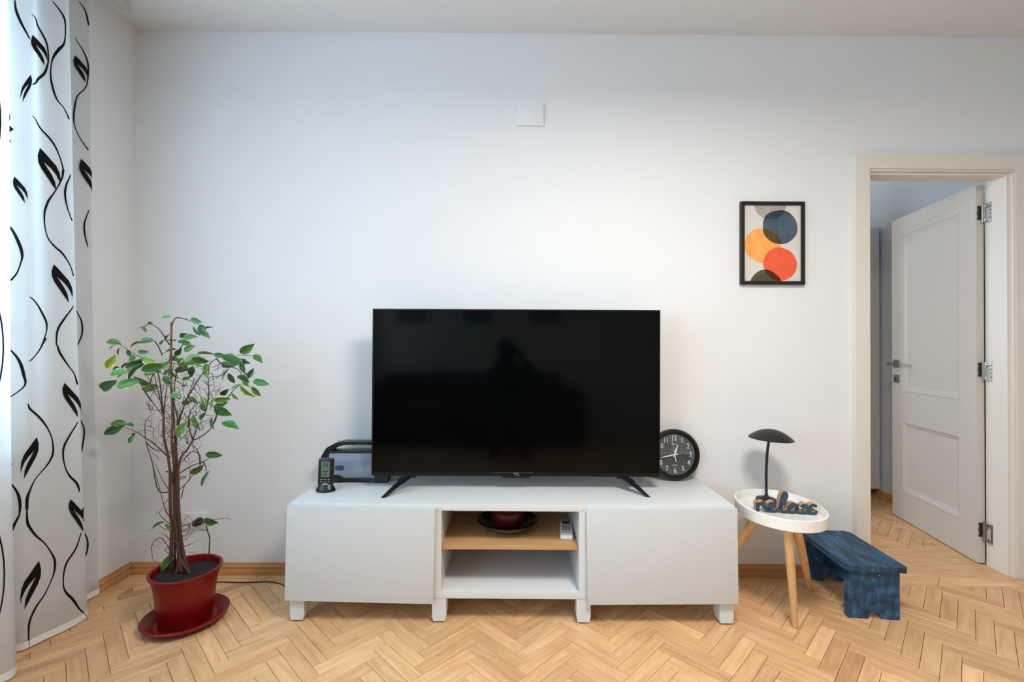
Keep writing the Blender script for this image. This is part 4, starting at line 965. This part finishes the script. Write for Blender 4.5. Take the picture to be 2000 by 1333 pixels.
hm.add(vs, [(i*2, i*2+2, i*2+3, i*2+1) for i in range(NU)]).build('hem', mat('hem_white', srgb(236, 235, 232), .9), cur)
# print: pixel tracings turned into cloth coordinates, panel by panel
def grid(u0, u1):
    g = []
    nu = 60; nh = 130
    for i in range(nu+1):
        for j in range(nh+1):
            u = u0+(u1-u0)*i/nu; h = j/nh*.97; g.append((*proj(cpt(u, h)), u, h))
    return g
PAN = {'A': grid(2.9, 5.9), 'B': grid(5.0, 7.05), 'C': grid(0.0, 2.2)}
def inv(pan, x, y):
    b1 = [min(PAN[pan], key=lambda g: (g[0]-x)**2+(g[1]-y)**2)]
    u, h = b1[0][2], b1[0][3]; lo, hi = PAN[pan][0][2], PAN[pan][-1][2]
    for _ in range(6):
        p0 = proj(cpt(u, h)); pu = proj(cpt(u+.01, h)); ph = proj(cpt(u, h+.002))
        a, b, c, d = (pu[0]-p0[0])/.01, (ph[0]-p0[0])/.002, (pu[1]-p0[1])/.01, (ph[1]-p0[1])/.002; det = a*d-b*c
        if abs(det) < 1e-3: break
        ex_, ey_ = x-p0[0], y-p0[1]; u += max(-.15, min(.15, (d*ex_-b*ey_)/det)); h += max(-.02, min(.02, (-c*ex_+a*ey_)/det)); u = max(lo, min(hi, u)); h = max(0.0, min(.985, h))
    return u, h
def on_cloth(u, h, off):
    p = cpt(u, h); du = cpt(u+.02, h)-cpt(u-.02, h); dh = cpt(u, min(1, h+.01))-cpt(u, max(0, h-.01)); n = du.cross(dh)
    n = n.normalized() if n.length > 1e-9 else Vector((1, 0, 0))
    if n.dot(CPOS-p) < 0: n = -n
    return p+n*off
ZO = [0, 330, 660, 983]
def zz(k, l): return [(a/3.81, ZO[k]+b/3.81) for a, b in l]
VINES = [('A', zz(0, [(232, 105), (275, 190), (330, 290), (358, 400), (350, 490), (300, 570), (240, 630)])),
 ('A', zz(0, [(390, 10), (440, 75), (475, 140), (485, 220), (475, 320), (430, 375), (390, 440), (375, 540), (385, 640), (420, 740), (470, 800), (512, 890)])),
 ('A', zz(0, [(237, 860), (300, 960), (380, 1050), (440, 1160), (468, 1260)])+zz(1, [(465, 20), (455, 80), (400, 180), (350, 250), (325, 350), (345, 490), (400, 575), (460, 630), (520, 720), (545, 800)])),
 ('A', zz(1, [(525, 40), (490, 120), (480, 200), (505, 310), (535, 390)])),
 ('A', zz(1, [(218, 950), (290, 1040), (335, 1130), (343, 1210), (315, 1300)])+zz(2, [(335, 0), (290, 90), (215, 180)])),
 ('A', zz(1, [(545, 1020), (480, 1110), (425, 1200), (418, 1300)])+zz(2, [(425, 60), (440, 110), (500, 200), (550, 270), (572, 350)])),
 ('A', zz(2, [(208, 490), (230, 540), (310, 620), (365, 700), (392, 800), (380, 890), (330, 970), (250, 1070), (205, 1180), (200, 1280)])+zz(3, [(200, 40), (205, 150), (250, 230), (330, 300), (390, 390), (405, 460), (390, 550), (330, 680), (260, 780), (215, 900), (215, 1085)])),
 ('A', zz(2, [(578, 625), (520, 720), (470, 820), (475, 930), (510, 1020), (570, 1090), (588, 1150)])),
 ('A', zz(3, [(602, 220), (560, 340), (490, 450), (470, 560), (480, 650), (540, 720), (590, 790), (645, 860)])),
 ('A', zz(2, [(75, 1075), (130, 1150), (150, 1230), (145, 1320)])+zz(3, [(140, 100), (80, 220)])),
 ('B', zz(0, [(110, 0), (120, 80), (160, 180), (222, 295)])), ('B', zz(0, [(32, 790), (75, 880), (88, 960), (70, 1050), (34, 1105)])),
 ('B', zz(1, [(40, 383), (100, 470), (160, 610), (155, 700), (90, 820), (40, 900)])), ('B', zz(2, [(50, 58), (130, 150), (175, 270), (165, 380), (58, 540)])),
 ('C', zz(0, [(585, 10), (630, 80), (655, 190)])), ('C', zz(0, [(555, 280), (620, 390), (652, 500), (640, 640), (570, 720), (545, 840), (550, 930), (600, 1040), (655, 1120)])),
 ('C', zz(1, [(660, 305), (625, 400), (625, 480), (652, 585)])), ('C', zz(1, [(560, 1045), (600, 1130), (605, 1230), (572, 1320)])), ('C', zz(2, [(590, 605), (622, 680), (610, 800), (594, 905)])), ('C', zz(3, [(615, 205), (645, 270), (645, 350), (622, 425)]))]
LEAF = [(0, 0), (38, 38), (75, 80), (112, 122), (134, 170), (141, 215), (138, 256), (130, 222), (108, 178), (75, 138), (26, 95), (54, 138), (83, 182), (104, 228), (113, 290), (82, 245), (45, 190), (8, 138), (-13, 95), (-17, 50)]
LEAVES = [('A', 103.7, 516.4, 1.0, 1), ('A', 76, 288.7, 1.12, 1), ('A', 62.5, 68, .8, 1), ('C', 145, 107.6, .72, 1), ('C', 157, 310, .9, 1), ('A', 124.7, 748, .9, 1), ('A', 136.5, 975, .85, 1), ('A', 70.3, 854, 1.08, -1), ('A', 74.8, 1096, 1.25, -1), ('B', 59, 146, .72, -1), ('B', 12, 630, .8, -1), ('B', 17, 900, .7, -1), ('B', 28, 345, .7, 1)]
ink = MB()
for pan, pts in VINES:
    uh = crom([inv(pan, *p) for p in pts], 5); P = [on_cloth(u, h, .0011)-cuo for u, h in uh]; n_ = len(P); vs = []
    for i, p in enumerate(P):
        t_ = (P[min(i+1, n_-1)]-P[max(i-1, 0)]).normalized(); nn = (CPOS-cuo-p).normalized(); sd = t_.cross(nn).normalized(); wd_ = (.0019+.0026*(math.sin(i*.19)**2))*(.45 if i in (0, n_-1) else 1)
        vs += [p+sd*wd_, p-sd*wd_]
    ink.add(vs, [(i*2, i*2+2, i*2+3, i*2+1) for i in range(n_-1)])
for pan, tx_, ty_, sc_, mir in LEAVES:
    poly = [(tx_+mir*a*(.74 if mir < 0 else 1)/3.81*sc_, ty_+b/3.81*sc_) for a, b in LEAF]; P = [on_cloth(*inv(pan, *p), .0035)-cuo for p in poly]
    ink.add(P, [(0, 1, 10), (1, 2, 10), (2, 3, 9, 10), (3, 4, 8, 9), (4, 5, 7, 8), (5, 6, 7), (10, 11, 17, 18), (11, 12, 16, 17), (12, 13, 15, 16), (13, 14, 15), (10, 18, 19), (10, 19, 0)])
# the same print on the folds nearer the camera
rk = random.Random(4)
for u in [8.0+1.6*i for i in range(int((UM-8.5)/1.6))]:
    uh = [(u+.35*math.sin(h*22+u), h) for h in [q/60 for q in range(59)]]; P = [on_cloth(a, h, .0011)-cuo for a, h in uh]; n_ = len(P)
    vs = []
    for i, p in enumerate(P):
        sd = Vector((0, 1, 0)); vs += [p+sd*.0026, p-sd*.0026]
    ink.add(vs, [(i*2, i*2+2, i*2+3, i*2+1) for i in range(n_-1)])
ink.build('vine_print', M_ink, cur, smooth=False)
rod = thing('curtain_rail', 'white ceiling rail carrying the sheer curtain', 'rail', (-1.76, -1.32, CZ1))
box('track', (-.02, -1.14, .012), (.02, 1.14, .044), M_white, rod, .003)

# ================================================================ ADDED CEILING LAMP (unseen, above the frame)
cl_ = thing('added_ceiling_lamp', 'round flat ceiling lamp added out of view to light the room', 'lamp', LAMP)
MB().lathe([(.0001, .2145), (.05, .2145), (.05, .20), (.008, .195), (.008, .03), (.0001, .03)], n=24).build('rod', M_white, cl_)
MB().lathe([(.0001, .035), (.30, .035), (.33, .02), (.335, -.04), (.328, -.042), (.322, .012), (.0001, .014)], n=48).build('shade', M_white, cl_)
MB().lathe([(.0001, -.040), (.315, -.036), (.318, -.030), (.0001, -.030)], n=48).build('diffuser', M_bulb, cl_)

# ================================================================ BEHIND THE CAMERA (mirrored in the television)
M_sofa = mat('sofa_fabric', srgb(58, 46, 40), .9)
sf = thing('sofa', 'dark fabric sofa mirrored in the lower half of the television', 'sofa', (-0.5, YF+.50, 0))
box('base', (-1.1, -.42, .06), (1.1, .42, .30), M_sofa, sf, .02); box('backrest', (-1.1, -.46, .3005), (1.1, -.20, .78), M_sofa, sf, .05)
for s_ in (-1, 1): box('armrest', (s_*1.1005 if s_ > 0 else -1.32, -.44, .0605), (1.32 if s_ > 0 else -1.1005, .42, .60), M_sofa, sf, .05)
for s_ in (-1, 1): box('seat_cushion', (min(.005*s_, s_*1.09), -.19, .301), (max(.005*s_, s_*1.09), .42, .44), M_sofa, sf, .04)
for x_ in (-1.05, 1.05):
    for y_ in (-.36, .36): box('leg', (x_-.025, y_-.025, .0005), (x_+.025, y_+.025, .0595), M_black, sf)
for i, px in enumerate((792, 926, 1059)):
    xx = (px-1000)/F_PX*5.9+.03
    pf = thing('wall_picture', ('black framed picture mirrored at the left of the television top', 'black framed picture mirrored at the middle of the television top', 'black framed picture mirrored right of centre at the television top')[i], 'picture', (xx, YF+.001, 1.42), 0, 'pictures on the wall behind the camera')
    m = MB()
    for a, b in (((-.18, 0, 0), (.18, .02, .022)), ((-.18, 0, .478), (.18, .02, .50)), ((-.18, 0, .022), (-.158, .02, .478)), ((.158, 0, .022), (.18, .02, .478))): m.box(a, b)
    m.build('frame', M_blackm, pf, smooth=False); box('picture', (-.157, .001, .023), (.157, .010, .477), mat('picture_grey_%d' % i, srgb(120, 124, 128), .6), pf)

def person():
    t = thing('person', 'person in dark clothes kneeling and taking the photograph, mirrored in the television', 'person', (-.02, -2.70, 0))
    J = {'pelvis': (0, -.05, .47), 'waist': (0, -.045, .60), 'chest': (0, 0, .76), 'neck0': (0, .01, .895), 'neck': (-.02, .045, .97), 'head': (-.045, .075, 1.05), 'crown': (-.05, .07, 1.155),
         'shl': (-.17, .0, .855), 'ell': (-.26, .09, .66), 'wrl': (-.10, .23, .98), 'hdl': (-.07, .255, 1.06), 'shr': (.17, .0, .855), 'elr': (.29, .10, .80), 'wrr': (.12, .22, 1.0), 'hdr': (.085, .245, 1.08),
         'hpl': (-.10, -.05, .44), 'knl': (-.15, .10, .085), 'anl': (-.15, -.33, .06), 'tol': (-.16, -.43, .04), 'hpr': (.10, -.05, .44), 'knr': (.15, .10, .085), 'anr': (.15, -.33, .06), 'tor': (.16, -.43, .04)}
    Rr = {'pelvis': (.15, .11), 'waist': (.13, .095), 'chest': (.155, .11), 'neck0': (.07, .065), 'neck': (.052, .052), 'head': (.078, .092), 'crown': (.055, .065), 'shl': (.065, .065), 'ell': (.045, .045), 'wrl': (.03, .03), 'hdl': (.034, .022), 'shr': (.065, .065), 'elr': (.045, .045), 'wrr': (.03, .03), 'hdr': (.034, .022),
          'hpl': (.09, .09), 'knl': (.062, .062), 'anl': (.04, .04), 'tol': (.03, .03), 'hpr': (.09, .09), 'knr': (.062, .062), 'anr': (.04, .04), 'tor': (.03, .03)}
    E_ = [('pelvis', 'waist'), ('waist', 'chest'), ('chest', 'neck0'), ('neck0', 'neck'), ('neck', 'head'), ('head', 'crown'), ('neck0', 'shl'), ('shl', 'ell'), ('ell', 'wrl'), ('wrl', 'hdl'), ('neck0', 'shr'), ('shr', 'elr'), ('elr', 'wrr'), ('wrr', 'hdr'), ('pelvis', 'hpl'), ('hpl', 'knl'), ('knl', 'anl'), ('anl', 'tol'), ('pelvis', 'hpr'), ('hpr', 'knr'), ('knr', 'anr'), ('anr', 'tor')]
    names = list(J); me = bpy.data.meshes.new('body'); vs = [J[n] for n in names]; es = [(names.index(a), names.index(b)) for a, b in E_]; rr = [Rr[n] for n in names]
    for hd, sx in (('hdl', 1), ('hdr', -1)):           # five fingers on each hand, closed on the camera
        hb = J[hd]
        for q in range(5):
            o = len(vs); th = q == 4; dx, dz = (.012*sx, -.02) if th else (.0, .014-.016*q)
            l = (.040, .046, .044, .036, .034)[q]
            vs += [(hb[0]+dx, hb[1]+.012, hb[2]+dz), (hb[0]+dx+.5*l*sx*.6, hb[1]+.012+l*.6, hb[2]+dz+.004), (hb[0]+dx+l*sx, hb[1]+.012+l*.62, hb[2]+dz+.003)]
            rr += [(.0095, .0095), (.0085, .0085), (.0075, .0075)]; es += [(names.index(hd), o), (o, o+1), (o+1, o+2)]
    me.from_pydata(vs, es, []); o = bpy.data.objects.new('body', me); COL.objects.link(o); o.parent = t
    sk_ = o.modifiers.new('skin', 'SKIN'); ss = o.modifiers.new('sub', 'SUBSURF'); ss.levels = 2; ss.render_levels = 2
    lay = me.skin_vertices[0] if me.skin_vertices else None
    if lay is None:
        bm = bmesh.new(); bm.from_mesh(me); bm.verts.layers.skin.verify(); bm.to_mesh(me); bm.free(); lay = me.skin_vertices[0]
    for i, r_ in enumerate(rr): lay.data[i].radius = r_; lay.data[i].use_root = (i == 0)
    me.materials.append(mat('dark_clothes', srgb(34, 36, 42), .9))
    m = MB(); hc = Vector(J['head'])+Vector((0, -.012, .055))
    vs_, fs_ = [], []; NU_, NV_ = 20, 10
    for j in range(NV_+1):
        ph = PI*.62*j/NV_
        for i in range(NU_): a = 2*PI*i/NU_; vs_.append(hc+Vector((.088*math.sin(ph)*math.cos(a), .104*math.sin(ph)*math.sin(a)-.006, .10*math.cos(ph))))
    for j in range(NV_): fs_ += [(j*NU_+i, j*NU_+(i+1) % NU_, (j+1)*NU_+(i+1) % NU_, (j+1)*NU_+i) for i in range(NU_)]
    m.add(vs_, fs_).build('hair', mat('dark_hair', srgb(28, 22, 18), .7), t)
person()
hc = thing('photo_camera', 'black camera held up by the person mirrored in the television', 'camera', (0.0, -2.36, 1.085))
box('body', (-.065, -.035, -.045), (.065, .02, .045), M_black, hc, .008)
MB().lathe([(.0001, .0), (.034, .0), (.036, .03), (.030, .032), (.0001, .026)], n=28, xf=Matrix.Translation((0, .0205, -.003)) @ Matrix.Rotation(-PI/2, 4, 'X')).build('lens', M_black, hc)
